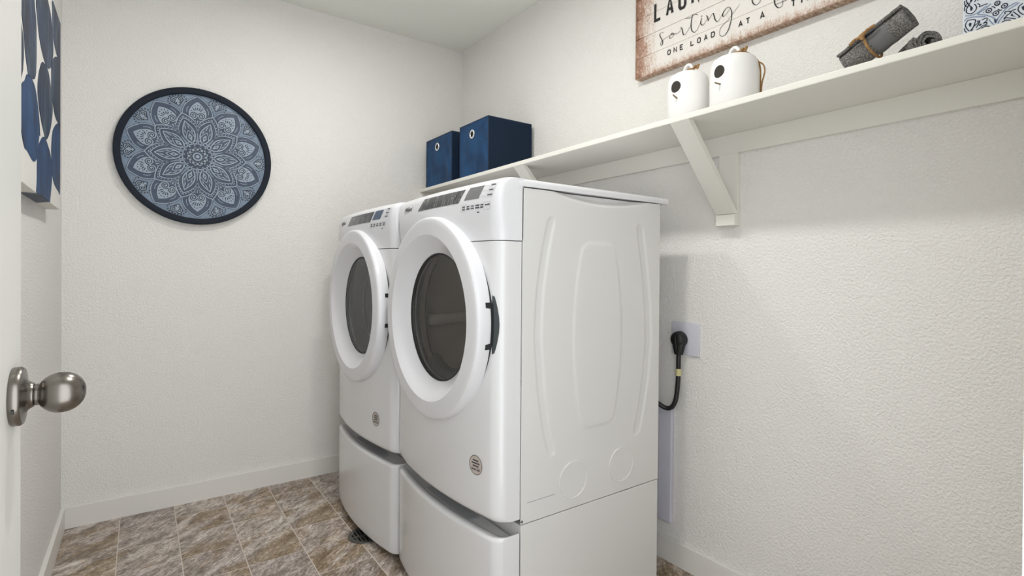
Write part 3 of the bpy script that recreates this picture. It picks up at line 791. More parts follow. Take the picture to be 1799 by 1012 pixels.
# the lowest oval is wrapped round the canvas's bottom edge
bm = bmesh.new(); vs = [bm.verts.new(p) for p in ((CX + 0.001, -0.985, CZ0 - 0.0006), (CX + 0.001, -0.755, CZ0 - 0.0006), (0.004, -0.70, CZ0 - 0.0006), (0.004, -0.99, CZ0 - 0.0006))]; bm.faces.new(vs)
part('wrapped_oval', bm, M['indigo'], pt)

# ================================================================== ROUND MANDALA ON THE BACK WALL
MC = Vector((0.500, 0.0, 1.669)); RO = 0.3265; RI = 0.298
md = thing('mandala_wall_art', 'round blue-grey mandala panel in a dark navy rim on the back wall', 'wall art', (MC.x, 0, MC.z - RO))
part('rim_frame', lathe(MC, (0, -1, 0), [(0.002, RO), (0.024, RO), (0.0275, RO - 0.003), (0.0275, RI + 0.004), (0.0262, RI + 0.001), (0.012, RI), (0.002, RI)], 128, True), M['navy_frame'], md, True, 40)
part('hanger', tube(catmull([(MC.x + 0.004, -0.006, MC.z + RO - 0.002), (MC.x + 0.008, -0.006, MC.z + RO + 0.007), (MC.x + 0.0125, -0.006, MC.z + RO - 0.002)], 5), 0.0012, 6), M['screw'], md)
pan = part('panel', lathe(MC, (0, -1, 0), [(0.002, RI + 0.002), (0.0125, RI + 0.002)], 96), M['md_base'], md)
PY = -0.0125
MATS = [M['md_dark'], M['md_light'], M['md_ink'], M['md_base']]
def spun(fl, ang):
    c, s = math.cos(ang), math.sin(ang)
    def fn(a, b, h):
        a *= RI; b *= RI
        return (MC.x + a * c + b * s, PY - 0.0002 - h * 0.001, MC.z - a * s + b * c)
    return fl.geo(fn)
def mir(pts): return [(-a, b) for a, b in reversed(pts)]
def spin_parts(name, fl, ang0):
    src = None
    for k in range(10):
        o = part(name, spun(fl, ang0 + k * PI / 5), MATS, pan)
def spiral(cx, cy, r0, turns, start, sgn, n=26):
    return [(cx + (r0 * (1 - 0.8 * t / (n - 1))) * math.cos(start + sgn * 2 * PI * turns * t / (n - 1)), cy + (r0 * (1 - 0.8 * t / (n - 1))) * math.sin(start + sgn * 2 * PI * turns * t / (n - 1))) for t in range(n)]
# outer pointed petals
fl = Flat()
half = [(p.x, p.y) for p in catmull([(0.214, 0.664, 0), (0.206, 0.745, 0), (0.165, 0.838, 0), (0.085, 0.92, 0), (0.0, 0.975, 0)], 5)]
outl = half + mir(half)[1:]
fl.poly([(0, 0.44)] + outl, 0.2, 0)
fl.ribbon(outl, 0.0075, 0.5, 1); fl.ribbon([(a * 1.03, b * 1.012) for a, b in outl], 0.0035, 0.6, 2)
hh = [(p.x, p.y) for p in catmull([(0.0, 0.895, 0), (0.06, 0.845, 0), (0.112, 0.765, 0), (0.128, 0.685, 0), (0.103, 0.625, 0), (0.055, 0.600, 0), (0.020, 0.612, 0), (0.0, 0.650, 0)], 4)]
heart = hh + mir(hh)[1:-1]
fl.poly(heart, 0.5, 1); fl.ribbon(heart, 0.0035, 0.8, 2, True)
inner_edge = [(a * 1.18, 0.745 + (b - 0.745) * 1.16) for a, b in heart[: len(hh) - 6]]
for sg in (1, -1):
    fl.ribbon(spiral(0.054 * sg, 0.662, 0.050, 1.55, PI / 2 if sg > 0 else PI / 2, -sg), 0.0062, 0.9, 2)
    fl.ribbon([(0.054 * sg, 0.712), (0.02 * sg, 0.700), (0.0, 0.675)], 0.0062, 0.95, 2)
    fl.ribbon([(x * sg * 1.0, y) for x, y in ((0.150, 0.70), (0.152, 0.75), (0.128, 0.80))], 0.004, 0.7, 1)
    fl.poly([(0.028 * sg - 0.008, 0.605 - 0.02), (0.036 * sg, 0.560), (0.032 * sg + 0.008, 0.585)], 0.6, 1)
for k in range(-3, 4):
    a = k * 0.42; cx, cy = 0.0, 0.69
    p0 = (cx + 0.045 * math.sin(a), cy + 0.04 * math.cos(a) + 0.02); p1 = (cx + 0.085 * math.sin(a), cy + 0.085 * math.cos(a) + 0.02)
    if abs(k) <= 2: fl.ribbon([p0, p1], [0.004, 0.0085], 0.9, 2)
    fl.disc((cx + 0.108 * math.sin(a) * 0.86, cy + 0.135 * math.cos(a) + 0.005), 0.0085, 0.9, 2, 8)
fl.poly([(-0.010, 0.575), (0.0, 0.525), (0.010, 0.575), (0.0, 0.592)], 0.6, 1)
spin_parts('outer_petal', fl, 0.0)
# small corner motifs between the petals, near the rim
fl = Flat()
fl.poly([(0, 0.965), (-0.070, 0.955), (-0.082, 0.905), (0, 0.825), (0.082, 0.905), (0.070, 0.955)], 0.3, 1)
fl.ribbon([(0, 0.822), (0.085, 0.905), (0.072, 0.958), (0.03, 0.966), (0, 0.940), (-0.03, 0.966), (-0.072, 0.958), (-0.085, 0.905)], 0.0062, 0.6, 2, True)
for sg in (1, -1):
    fl.ribbon(spiral(0.036 * sg, 0.922, 0.028, 1.2, -PI / 2, sg, 18), 0.0058, 0.8, 2)
    fl.ribbon(spiral(0.026 * sg, 0.874, 0.022, 1.0, PI / 2, -sg, 14), 0.0055, 0.8, 2)
    for q, (a, b) in enumerate(((0.040, 0.985), (0.085, 0.975), (0.112, 0.945), (0.128, 0.910), (0.118, 0.872))):
        if math.hypot(a, b) < 0.99: fl.disc((a * sg, b), 0.0115, 0.6, 2, 9)
fl.disc((0, 0.985), 0.0115, 0.6, 2, 9)
spin_parts('corner_motif', fl, PI / 10)
# ten-pointed star band and inner leaves
fl = Flat()
t10 = PI / 10
def pol(rr, a): return (rr * math.sin(a), rr * math.cos(a))
def starline(rt, rv):
    h2 = [(p.x, p.y) for p in catmull([(*pol(rv, t10), 0), (*pol(rv + (rt - rv) * 0.42, t10 * 0.74), 0), (*pol(rv + (rt - rv) * 0.78, t10 * 0.33), 0), (*pol(rt, 0), 0)], 4)]
    return mir(h2)[::-1][::-1], h2
h2 = starline(0.705, 0.470)[1]; line = h2 + mir(h2)[1:]
fl.poly([(0, 0.10)] + line, 0.9, 0); fl.ribbon(line, 0.0075, 1.2, 1); fl.ribbon([(a, b - 0.020) for a, b in line], 0.0035, 1.25, 2)
h3 = starline(0.630, 0.405)[1]; line3 = h3 + mir(h3)[1:]
fl.ribbon(line3, 0.0065, 1.3, 1); fl.ribbon([(a, b - 0.016) for a, b in line3], 0.0030, 1.35, 2)
for sg in (1, -1):
    for k in range(7):
        t = (k + 0.5) / 7; i = t * (len(h2) - 1); i0 = int(i); q = i - i0; j = min(i0 + 1, len(h2) - 1)
        a = h2[i0][0] * (1 - q) + h2[j][0] * q; b = h2[i0][1] * (1 - q) + h2[j][1] * q
        a2 = h3[i0][0] * (1 - q) + h3[j][0] * q; b2 = h3[i0][1] * (1 - q) + h3[j][1] * q
        fl.disc(((a * 0.5 + a2 * 0.5) * sg, b * 0.5 + b2 * 0.5 - 0.008), 0.0088, 1.3, 1, 8)
spin_parts('star_point', fl, t10)
fl = Flat()
lf = [(p.x, p.y) for p in catmull([(0, 0.19, 0), (0.055, 0.26, 0), (0.088, 0.34, 0), (0.092, 0.41, 0), (0.062, 0.50, 0), (0.0, 0.600, 0)], 4)]
leaf = lf + mir(lf)[1:-1]
fl.poly(leaf, 1.5, 1); fl.ribbon(leaf, 0.0042, 1.8, 2, True)
lf2 = [(a * 0.72, 0.39 + (b - 0.39) * 0.80) for a, b in leaf]; fl.poly(lf2, 1.7, 0); fl.ribbon(lf2, 0.003, 1.9, 2, True)
for sg in (1, -1):
    fl.poly([(0.012 * sg, 0.545), (0.030 * sg, 0.49), (0.034 * sg, 0.44), (0.016 * sg, 0.47)], 2.0, 1)
    fl.poly([(0.046 * sg, 0.455), (0.058 * sg, 0.41), (0.050 * sg, 0.375), (0.040 * sg, 0.41)], 2.0, 1)
    fl.ribbon([(0.062 * sg, 0.30), (0.045 * sg, 0.36), (0.0, 0.43)], 0.005, 2.1, 1)
dm = [(0, 0.395), (0.036, 0.325), (0, 0.245), (-0.036, 0.325)]
fl.poly(dm, 2.2, 1); fl.ribbon(dm, 0.004, 2.4, 2, True); fl.disc((0, 0.325), 0.014, 2.5, 2, 9); fl.disc((0, 0.325), 0.006, 2.6, 1, 7)
spin_parts('inner_leaf', fl, t10)
fl = Flat()
fl.disc((0, 0), 0.235, 2.7, 0, 40)
for k in range(20):
    a = 2 * PI * (k + 0.5) / 20
    fl.ring(pol(0.232, a), 0.027, 0.0055, 3.0, 1, 12); fl.disc(pol(0.232, a), 0.009, 3.0, 2, 7)
for k in range(30): fl.disc(pol(0.185, 2 * PI * k / 30), 0.010, 3.0, 1 if k % 2 else 2, 7)
fl.ring((0, 0), 0.205, 0.004, 3.1, 1, 40); fl.disc((0, 0), 0.155, 3.1, 1, 32); fl.ring((0, 0), 0.155, 0.005, 3.3, 2, 32)
for k in range(12):
    fl.ring(pol(0.118, 2 * PI * k / 12), 0.026, 0.006, 3.4, 2, 12)
fl.disc((0, 0), 0.082, 3.5, 0, 24); fl.ring((0, 0), 0.082, 0.005, 3.6, 2, 24); fl.ring((0, 0), 0.058, 0.010, 3.6, 1, 20); fl.disc((0, 0), 0.026, 3.7, 1, 14)
part('rosette_centre', spun(fl, 0.0), MATS, pan)

# ================================================================== LAUNDRY SIGN ABOVE THE SHELF
SX = W - 0.035; SY0, SY1 = -1.490, -2.370; SZ0 = 1.919; PH = 0.0793
sg_ = thing('laundry_sign', 'wide whitewashed plank sign with black laundry lettering, above the shelf', 'sign', (SX, SY0, SZ0))
for k in range(5):
    a = SZ0 + k * PH; jit = (0.0, -0.0006, 0.0004, -0.0003, 0.0002)[k]
    part('plank', bx((SX - jit, SY1, a + 0.0006), (W - 0.006, SY0, a + PH - 0.0006), 0.0009, 1), M['whitewash'], sg_)
part('backing_board', bx((W - 0.022, SY1 + 0.002, SZ0 + 0.002), (W - 0.0005, SY0 - 0.002, SZ0 + 5 * PH - 0.002)), M['black_letter'], sg_)
part('lower_edge', bx((SX + 0.0015, SY1 + 0.0006, SZ0 - 0.0012), (W - 0.0008, SY0 - 0.0006, SZ0 + 0.0007)), M['rim_wood'], sg_)
part('end_edge', bx((SX + 0.0015, SY0 - 0.0008, SZ0), (W - 0.0008, SY0 + 0.001, SZ0 + 5 * PH)), M['rim_wood'], sg_)
onsign = lambda a, b, h: (SX - 0.0012 - h, -a, b)
def words(name, s, x, y, pitch, w, h, hw, space):
    fl = Flat()
    for ch in s:
        if ch == ' ': x += space; continue
        if ch == 'I': letter(fl, ch, x + w * 0.1 - w * 0.3, y, w, h, hw); x += pitch * 0.72; continue
        letter(fl, ch, x, y, w, h, hw); x += pitch
    part(name, fl.geo(onsign), M['black_letter'], sg_)
words('heading_lettering', 'LAUNDRY', 1.585, 2.115, 0.0572, 0.037, 0.078, 0.0058, 0.06)
words('lower_lettering', 'ONE', 1.651, 1.9645, 0.0285, 0.0155, 0.0205, 0.0019, 0)
words('lower_lettering', 'LOAD', 1.755, 1.9635, 0.0283, 0.0155, 0.0205, 0.0019, 0)
words('lower_lettering', 'AT', 1.945, 1.9615, 0.0265, 0.0160, 0.0205, 0.0019, 0)
words('lower_lettering', 'A', 2.021, 1.9595, 0.0265, 0.0165, 0.0225, 0.0020, 0)
words('lower_lettering', 'TIME', 2.121, 1.9575, 0.0285, 0.0165, 0.0225, 0.0020, 0)
SCRIPT =  [[(-1.634, 2.059), (-1.623, 2.064), (-1.614, 2.06), (-1.616, 2.051), (-1.623, 2.038), (-1.628, 2.025), (-1.626, 2.016), (-1.621, 2.014), (-1.618, 2.02), (-1.623, 2.029), (-1.641, 2.035), (-1.657, 2.039), (-1.669, 2.043)], [(-1.671, 2.04), (-1.662, 2.035), (-1.66, 2.029), (-1.668, 2.026), (-1.678, 2.031), (-1.681, 2.037), (-1.674, 2.043), (-1.67, 2.039), (-1.68, 2.037), (-1.692, 2.034), (-1.704, 2.035), (-1.713, 2.043), (-1.717, 2.052)], [(-1.709, 2.05), (-1.717, 2.044), (-1.72, 2.031), (-1.725, 2.017), (-1.735, 2.019), (-1.748, 2.033), (-1.756, 2.041)], [(-1.764, 2.078), (-1.759, 2.061), (-1.757, 2.042), (-1.76, 2.021), (-1.771, 2.01), (-1.781, 2.013), (-1.79, 2.025), (-1.798, 2.038)], [(-1.731, 2.076), (-1.754, 2.07), (-1.77, 2.075), (-1.786, 2.069)], [(-1.802, 2.05), (-1.798, 2.039), (-1.799, 2.029), (-1.806, 2.023), (-1.815, 2.028), (-1.823, 2.039)], [(-1.8, 2.058), (-1.802, 2.056)], [(-1.821, 2.052), (-1.826, 2.043), (-1.829, 2.029)], [(-1.829, 2.029), (-1.834, 2.036), (-1.843, 2.046), (-1.849, 2.048), (-1.852, 2.038), (-1.856, 2.024), (-1.864, 2.013), (-1.871, 2.015), (-1.885, 2.031)], [(-1.916, 2.041), (-1.903, 2.047), (-1.891, 2.039), (-1.885, 2.028), (-1.89, 2.021), (-1.902, 2.028), (-1.914, 2.04)], [(-1.914, 2.041), (-1.92, 2.025), (-1.919, 2.001), (-1.914, 1.982), (-1.906, 1.965), (-1.894, 1.954), (-1.881, 1.956), (-1.875, 1.965), (-1.876, 1.981), (-1.885, 1.991), (-1.905, 2.001), (-1.922, 2.016), (-1.939, 2.03), (-1.95, 2.039)], [(-2.005, 2.071), (-1.996, 2.059), (-1.993, 2.041), (-1.997, 2.023), (-2.007, 2.013), (-2.017, 2.015), (-2.024, 2.025), (-2.025, 2.044), (-2.019, 2.062), (-2.005, 2.071)], [(-2.105, 2.056), (-2.089, 2.047), (-2.074, 2.031), (-2.069, 2.006), (-2.072, 1.987), (-2.082, 1.973), (-2.093, 1.974), (-2.096, 1.985), (-2.093, 2.004), (-2.084, 2.023)], [(-2.074, 1.987), (-2.09, 1.987), (-2.113, 1.988), (-2.126, 1.995)]]
fl = Flat()
for s in SCRIPT:
    q = catmull([(-a, b, 0) for a, b in s], 6); n = len(q)
    hw = []
    for i, p in enumerate(q):
        d = q[min(i + 1, n - 1)] - q[max(i - 1, 0)]
        down = max(0.0, -d.y) / (d.length + 1e-9)            # pen strokes swell on the way down
        hw.append((0.0008 + 0.0013 * down ** 2) * (0.6 + 0.4 * math.sin(PI * min(1, max(0, (i + 1) / n)))))
    if len(s) == 2: hw = 0.0024
    fl.ribbon([(p.x, p.y) for p in q], hw, 0.0003, 0)
part('script_lettering', fl.geo(onsign), M['black_letter'], sg_)

# ================================================================== STORAGE BOXES
def storage_box(label, y0, y1, x0, x1, zt, gz, gy):
    t = thing('storage_box', label, 'box', ((x0 + x1) / 2, (y0 + y1) / 2, SHELF_Z), 'navy fabric storage boxes')
    z0 = SHELF_Z + 0.0005; th = 0.005
    def face(fn, nu=26, nv=26, amp=0.0032, seed=0.0):
        V = []; F = []
        for i in range(nu + 1):
            for j in range(nv + 1):
                s, q = i / nu, j / nv
                e = min(1, 7 * min(s, 1 - s, q, 1 - q))
                V.append(fn(s, q, amp * e * (noise.noise(Vector((s * 4.1 + seed, q * 3.3, seed * 1.7))) + 0.5 * noise.noise(Vector((s * 9 + q * 4, q * 5, 3 + seed))))))
        for i in range(nu):
            for j in range(nv):
                a = i * (nv + 1) + j; F.append((a, a + nv + 1, a + nv + 2, a + 1))
        return V, F
    H_ = zt - z0
    gyc = gy; gzc = gz
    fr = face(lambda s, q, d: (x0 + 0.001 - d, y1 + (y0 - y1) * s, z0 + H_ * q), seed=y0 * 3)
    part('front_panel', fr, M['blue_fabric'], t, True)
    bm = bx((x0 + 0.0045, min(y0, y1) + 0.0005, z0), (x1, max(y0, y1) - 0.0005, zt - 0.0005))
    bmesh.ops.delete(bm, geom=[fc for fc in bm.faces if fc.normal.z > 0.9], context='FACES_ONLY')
    part('fabric_body', bm, M['blue_side'], t)
    rim = bmesh.new()
    ya, yb = min(y0, y1), max(y0, y1)
    for a, b in (((x0, ya, zt - 0.006), (x0 + 0.006, yb, zt)), ((x1 - 0.006, ya, zt - 0.006), (x1, yb, zt)), ((x0, ya, zt - 0.006), (x1, ya + 0.006, zt)), ((x0, yb - 0.006, zt - 0.006), (x1, yb, zt)),
                 ((x0 - 0.0008, ya - 0.0006, z0), (x0 + 0.005, ya + 0.003, zt)), ((x0 - 0.0008, yb - 0.003, z0), (x0 + 0.005, yb + 0.0006, zt))):
        box(rim, a, b, 0.001, 1)
    part('binding', rim, M['blue_edge'], t)
    g = part('grommet', lathe((x0 + 0.001, gyc, gzc), (-1, 0, 0), [(0.0, 0.024), (0.004, 0.0235), (0.0056, 0.0205), (0.0052, 0.0165), (0.003, 0.0135), (0.0, 0.0130)], 40, True), M['grommet'], t, True)
    part('grommet_hole', lathe((x0 - 0.0025, gyc, gzc), (-1, 0, 0), [(0.0, 0.0), (0.0001, 0.0140)], 24), M['black'], g)
    return t
storage_box('navy fabric storage box with grommet, nearer one fully showing its side', -0.772, -0.489, SHELF_X + 0.002, 1.950, 1.901, 1.838, -0.619)
storage_box('navy fabric storage box with grommet, standing in the corner of the shelf', -0.400, -0.086, SHELF_X + 0.002, 1.950, 1.905, 1.847, -0.228)

# ================================================================== CERAMIC BIRDHOUSES
def birdhouse(label, cx, cy, rr, perch_dir, seed, long_twine):
    t = thing('birdhouse', label, 'birdhouse', (cx, cy, SHELF_Z), 'white ceramic birdhouses')
    z0 = SHELF_Z + 0.0005; hb = 0.150
    prof = [(0.0, rr - 0.006), (0.002, rr - 0.002), (0.006, rr), (0.06, rr + 0.001), (hb * 0.80, rr), (hb * 0.90, rr - 0.0025), (hb * 0.965, rr - 0.008), (hb * 1.01, rr - 0.017), (hb * 1.05, rr - 0.032), (hb * 1.075, rr - 0.050), (hb * 1.085, 0.0)]
    V, F = lathe((cx, cy, z0), (0, 0, 1), prof, 56)
    body = part('body', (V, F), M['ceramic'], t, True)
    top = z0 + hb * 1.085
    lp = [(cx, cy + 0.0165 * math.cos(a), top - 0.004 + 0.0275 * math.sin(a)) for a in [PI * k / 12 for k in range(13)]]
    part('hanging_loop', tube(lp, 0.0052, 12), M['ceramic'], t, True)
    hz = z0 + 0.100; hr = 0.0195
    # entrance hole: dark disc laid on for the shade inside, ringed by a rounded lip
    V = []; F = []; n = 28; yo = 0.012 * seed
    def onb(a, b, d):
        th = (b + yo) / rr
        return (cx - (rr + d) * math.cos(th), cy + (rr + d) * math.sin(th), hz + a)
    for ring_r, d in ((hr + 0.002, 0.0006), (hr, 0.0010), (hr - 0.0012, 0.0006)):
        for k in range(n): V.append(onb(ring_r * math.cos(2 * PI * k / n), ring_r * math.sin(2 * PI * k / n), d))
    for i in range(2):
        for k in range(n): F.append((i * n + k, i * n + (k + 1) % n, (i + 1) * n + (k + 1) % n, (i + 1) * n + k))
    part('hole_lip', (V, F), M['ceramic'], body, True)
    V = [onb(0, 0, 0.0009)]; F = []
    for q in (0.5, 1.0):
        for k in range(n): V.append(onb((hr - 0.001) * q * math.cos(2 * PI * k / n), (hr - 0.001) * q * math.sin(2 * PI * k / n), 0.0009))
    for k in range(n): F.append((0, 1 + k, 1 + (k + 1) % n)); F.append((1 + k, 1 + n + k, 1 + n + (k + 1) % n, 1 + (k + 1) % n))
    part('entrance_hole', (V, F), M['hole'], body, True)
    b0 = Vector(onb(-0.039, -0.006, -0.002))
    part('perch', tube([b0, b0 + Vector(perch_dir) * 0.012, b0 + Vector(perch_dir) * 0.022 + Vector((0, 0, 0.001))], [0.0028, 0.0025, 0.0022], 8), M['twig'], t, True)
    # twine through the loop with a knot
    kx = Vector((cx - 0.004, cy - 0.030, top + 0.004))
    tw = tube(catmull([(cx + 0.012, cy - 0.012, top + 0.001), (cx, cy, top + 0.007), (cx - 0.010, cy - 0.010, top + 0.004), kx, kx + Vector((0.0, -0.010, 0.002))], 5), 0.0024, 8)
    part('twine', tw, M['twine'], t, True)
    kn = tube(catmull([kx + Vector((0, 0.006, -0.002)), kx + Vector((-0.004, 0, 0.003)), kx + Vector((0.004, -0.004, 0.003)), kx + Vector((0.0, -0.008, -0.003)), kx + Vector((-0.002, -0.014, 0.008))], 4), 0.0040, 8)
    part('twine_knot', kn, M['twine'], t, True)
    if long_twine:
        nx, ny = 0.43, -0.903                      # trailing over the right-hand shoulder
        def rp_(q, z, side=0.0): return (cx + nx * q - ny * side, cy + ny * q + nx * side, z)
        a = [(cx - 0.006, cy - 0.010, top + 0.004), rp_(0.022, top + 0.004, -0.012), rp_(0.042, top - 0.006, -0.010), rp_(rr - 0.006, top - 0.026, -0.006), rp_(rr + 0.003, top - 0.050, -0.003), rp_(rr + 0.004, top - 0.085, 0.0), rp_(rr + 0.004, top - 0.12, 0.002), rp_(rr + 0.004, z0 + 0.012, 0.0)]
        part('twine', tube(catmull(a, 6), 0.0024, 8), M['twine'], t, True)
        b = [rp_(rr - 0.001, top - 0.036, -0.012), rp_(rr + 0.012, top - 0.046, -0.008), rp_(rr + 0.016, top - 0.066, -0.006), rp_(rr + 0.009, top - 0.095, -0.002), rp_(rr + 0.007, top - 0.12, -0.003), rp_(rr + 0.007, z0 + 0.01, 0.003)]
        part('twine', tube(catmull(b, 6), 0.0022, 8), M['twine'], t, True)
birdhouse('white ceramic birdhouse with round hole, farther one on the left', 1.757, -1.876, 0.0655, (-0.93, 0.08, 0.36), 0.0, False)
birdhouse('white ceramic birdhouse with twine trailing down its right side', 1.757, -2.041, 0.0690, (-0.95, 0.30, 0.05), 0.6, True)

# ================================================================== ROLLED TOWELS
def towel(label, p0, p1, rad, turns, flap, band, seed, ang0):
    p0, p1 = Vector(p0), Vector(p1); uu, vv, w = frame_of(p1 - p0); LN = (p1 - p0).length
    t = thing('rolled_towel', label, 'towel', tuple(min((p0, p1), key=lambda q: q.z)), 'grey rolled towels')
    th = 0.0068; sp = []
    n = int(turns * 30)
    for k in range(n + 1):
        a = ang0 + 2 * PI * turns * k / n; rr = 0.010 + (rad - 0.010) * k / n
        sp.append((a, rr))
    for k in range(1, flap + 1): sp.append((ang0 + 2 * PI * turns + 0.16 * k, rad + 0.0010 * k))
    nl = 26; V = []; F = []; m_ = len(sp)
    for j in range(nl + 1):
        q = j / nl
        for side in (0, 1):
            for k, (a, rr) in enumerate(sp):
                r_ = rr - (th if side else 0.0)
                edge_ = 0.0025 * noise.noise(Vector((a * 1.3, seed, 1.0)))
                pos = p0 + w * (q * LN + edge_ * (1 if j in (0, nl) else 0))
                fz = 0.0014 * noise.noise(Vector((a * 6.0, q * 40, seed + side))) + 0.0022 * noise.noise(Vector((a * 1.5, q * 5, seed)))
                V.append(pos + (uu * math.cos(a) + vv * math.sin(a)) * max(0.002, r_ + fz))
    S2 = 2 * m_
    for j in range(nl):
        for k in range(m_ - 1):
            a = j * S2 + k; F.append((a, a + 1, a + 1 + S2, a + S2)); b = a + m_; F.append((b + 1, b, b + S2, b + 1 + S2))
        F.append((j * S2 + m_ - 1, j * S2 + 2 * m_ - 1, (j + 1) * S2 + 2 * m_ - 1, (j + 1) * S2 + m_ - 1))
    for j in (0, nl):
        for k in range(m_ - 1): F.append((j * S2 + k, j * S2 + k + 1, j * S2 + m_ + k + 1, j * S2 + m_ + k))
    I = []
    mid = len([0])
    for fi, fc in enumerate(F):
        q = min(i // S2 for i in fc) / nl
        I.append(1 if band and band[0] <= q < band[1] else 0)
    return t, part('towel_roll', (V, F, I), [M['terry'], M['terry_band']], t, True), uu, vv, w, LN, p0
TFLAP = 0.9
tA = (1.762, -2.352, SHELF_Z + 0.0375); tB = (1.748, -2.492, SHELF_Z + 0.1045)
t, roll, uu, vv, w, LN, p0 = towel('grey rolled towel tied with twine, propped up at a slant', tA, tB, 0.0345, 3.2, 3, (0.46, 0.70), 2.0, TFLAP)
rr = 0.0365; c0 = p0 + w * (LN * 0.43)
loop = [c0 + (uu * math.cos(2 * PI * k / 24) + vv * math.sin(2 * PI * k / 24)) * rr + w * 0.003 * math.sin(2 * PI * k / 24) for k in range(25)]
part('twine_band', tube(loop, 0.0032, 8), M['twine'], t, True)
toward = (Vector((0.278, -2.955, 1.123)) - c0).normalized()
side = (toward - w * toward.dot(w)).normalized(); kpos = c0 + (side * 0.62 + w.cross(side) * (-0.78 if w.cross(side).y < 0 else 0.78)).normalized() * (rr + 0.002)
tang = w.cross((kpos - c0).normalized())
part('twine_knot', tube(catmull([kpos - tang * 0.008, kpos + w * 0.004 + (kpos - c0).normalized() * 0.004, kpos + tang * 0.008, kpos - w * 0.003 + (kpos - c0).normalized() * 0.005, kpos - tang * 0.004], 4), 0.0038, 8), M['twine'], t, True)
for s, ln in ((1, 0.034), (-1, 0.028)):
    part('twine_end', tube(catmull([kpos, kpos + w * s * ln * 0.5 + (kpos - c0).normalized() * 0.007, kpos + w * s * ln + (kpos - c0).normalized() * 0.004], 5), [0.0034] * 10 + [0.0044], 8), M['twine'], t, True)
towel('grey rolled towel lying flat on the shelf, spiral end showing', (1.757, -2.526, SHELF_Z + 0.0345), (1.907, -2.411, SHELF_Z + 0.0345), 0.0305, 2.6, 2, None, 5.0, 2.6)

# ================================================================== PATTERNED BIN
BX0 = 1.700
BIN_navy= [[(-2.612, 1.644), (-2.607, 1.653), (-2.606, 1.66), (-2.609, 1.667), (-2.615, 1.667), (-2.621, 1.665), (-2.622, 1.661), (-2.62, 1.654), (-2.618, 1.649), (-2.613, 1.644)], [(-2.616, 1.643), (-2.619, 1.651), (-2.626, 1.656), (-2.625, 1.66)], [(-2.625, 1.66), (-2.629, 1.659), (-2.627, 1.653), (-2.623, 1.647)], [(-2.632, 1.66), (-2.64, 1.661), (-2.64, 1.656), (-2.635, 1.652), (-2.64, 1.652), (-2.639, 1.647), (-2.635, 1.648), (-2.629, 1.644), (-2.624, 1.642)], [(-2.632, 1.642), (-2.637, 1.645), (-2.645, 1.642)], [(-2.604, 1.653), (-2.605, 1.647), (-2.608, 1.643)], [(-2.607, 1.692), (-2.609, 1.696), (-2.612, 1.702), (-2.615, 1.708)], [(-2.607, 1.692), (-2.607, 1.686), (-2.609, 1.683), (-2.614, 1.68), (-2.619, 1.681), (-2.623, 1.686), (-2.623, 1.692), (-2.62, 1.698)], [(-2.604, 1.689), (-2.604, 1.696), (-2.606, 1.701), (-2.61, 1.705)], [(-2.625, 1.697), (-2.629, 1.692), (-2.628, 1.689), (-2.636, 1.69), (-2.641, 1.69)], [(-2.668, 1.657), (-2.668, 1.662), (-2.671, 1.662), (-2.676, 1.66), (-2.675, 1.656), (-2.672, 1.655), (-2.667, 1.65), (-2.667, 1.648), (-2.669, 1.65), (-2.677, 1.646), (-2.684, 1.642)], [(-2.675, 1.656), (-2.679, 1.661), (-2.684, 1.661)], [(-2.68, 1.658), (-2.685, 1.651), (-2.69, 1.644), (-2.687, 1.644)], [(-2.687, 1.658), (-2.688, 1.664), (-2.691, 1.667), (-2.694, 1.669)], [(-2.687, 1.658), (-2.69, 1.652), (-2.694, 1.647), (-2.696, 1.647)], [(-2.663, 1.643), (-2.669, 1.645), (-2.677, 1.642)], [(-2.647, 1.681), (-2.65, 1.68), (-2.653, 1.676)], [(-2.657, 1.672), (-2.661, 1.668), (-2.663, 1.669)], [(-2.652, 1.685), (-2.653, 1.682), (-2.657, 1.68), (-2.66, 1.682)]]
BIN_navyfill= [[(-2.611, 1.659), (-2.613, 1.662), (-2.616, 1.659), (-2.615, 1.654), (-2.613, 1.652)], [(-2.627, 1.651), (-2.631, 1.653), (-2.632, 1.65), (-2.629, 1.648)], [(-2.613, 1.691), (-2.615, 1.696), (-2.618, 1.69), (-2.616, 1.686), (-2.614, 1.686)], [(-2.676, 1.652), (-2.679, 1.655), (-2.68, 1.65), (-2.685, 1.646), (-2.679, 1.649)], [(-2.692, 1.662), (-2.696, 1.664), (-2.696, 1.655), (-2.694, 1.655)], [(-2.634, 1.674), (-2.635, 1.676), (-2.636, 1.673)], [(-2.646, 1.668), (-2.648, 1.669), (-2.649, 1.667)]]
BIN_blue= [[(-2.605, 1.679), (-2.616, 1.676), (-2.626, 1.678), (-2.635, 1.684), (-2.64, 1.686)], [(-2.625, 1.675), (-2.631, 1.678), (-2.639, 1.682), (-2.646, 1.688)], [(-2.625, 1.674), (-2.636, 1.669), (-2.644, 1.663), (-2.652, 1.655), (-2.653, 1.646)], [(-2.654, 1.645), (-2.657, 1.653), (-2.662, 1.66), (-2.669, 1.668), (-2.678, 1.673), (-2.686, 1.674)], [(-2.657, 1.643), (-2.66, 1.649), (-2.666, 1.657)], [(-2.673, 1.665), (-2.682, 1.669), (-2.689, 1.672)], [(-2.604, 1.668), (-2.608, 1.672), (-2.616, 1.672), (-2.626, 1.669), (-2.638, 1.664)], [(-2.643, 1.657), (-2.646, 1.651), (-2.651, 1.643)]]
BIN_blueslab= [[(-2.651, 1.653), (-2.654, 1.653), (-2.657, 1.652), (-2.654, 1.646), (-2.653, 1.645)]]
BIN_rings= [((-2.643, 1.675), 0.007), ((-2.654, 1.665), 0.0073), ((-2.667, 1.675), 0.0073), ((-2.656, 1.685), 0.0064)]
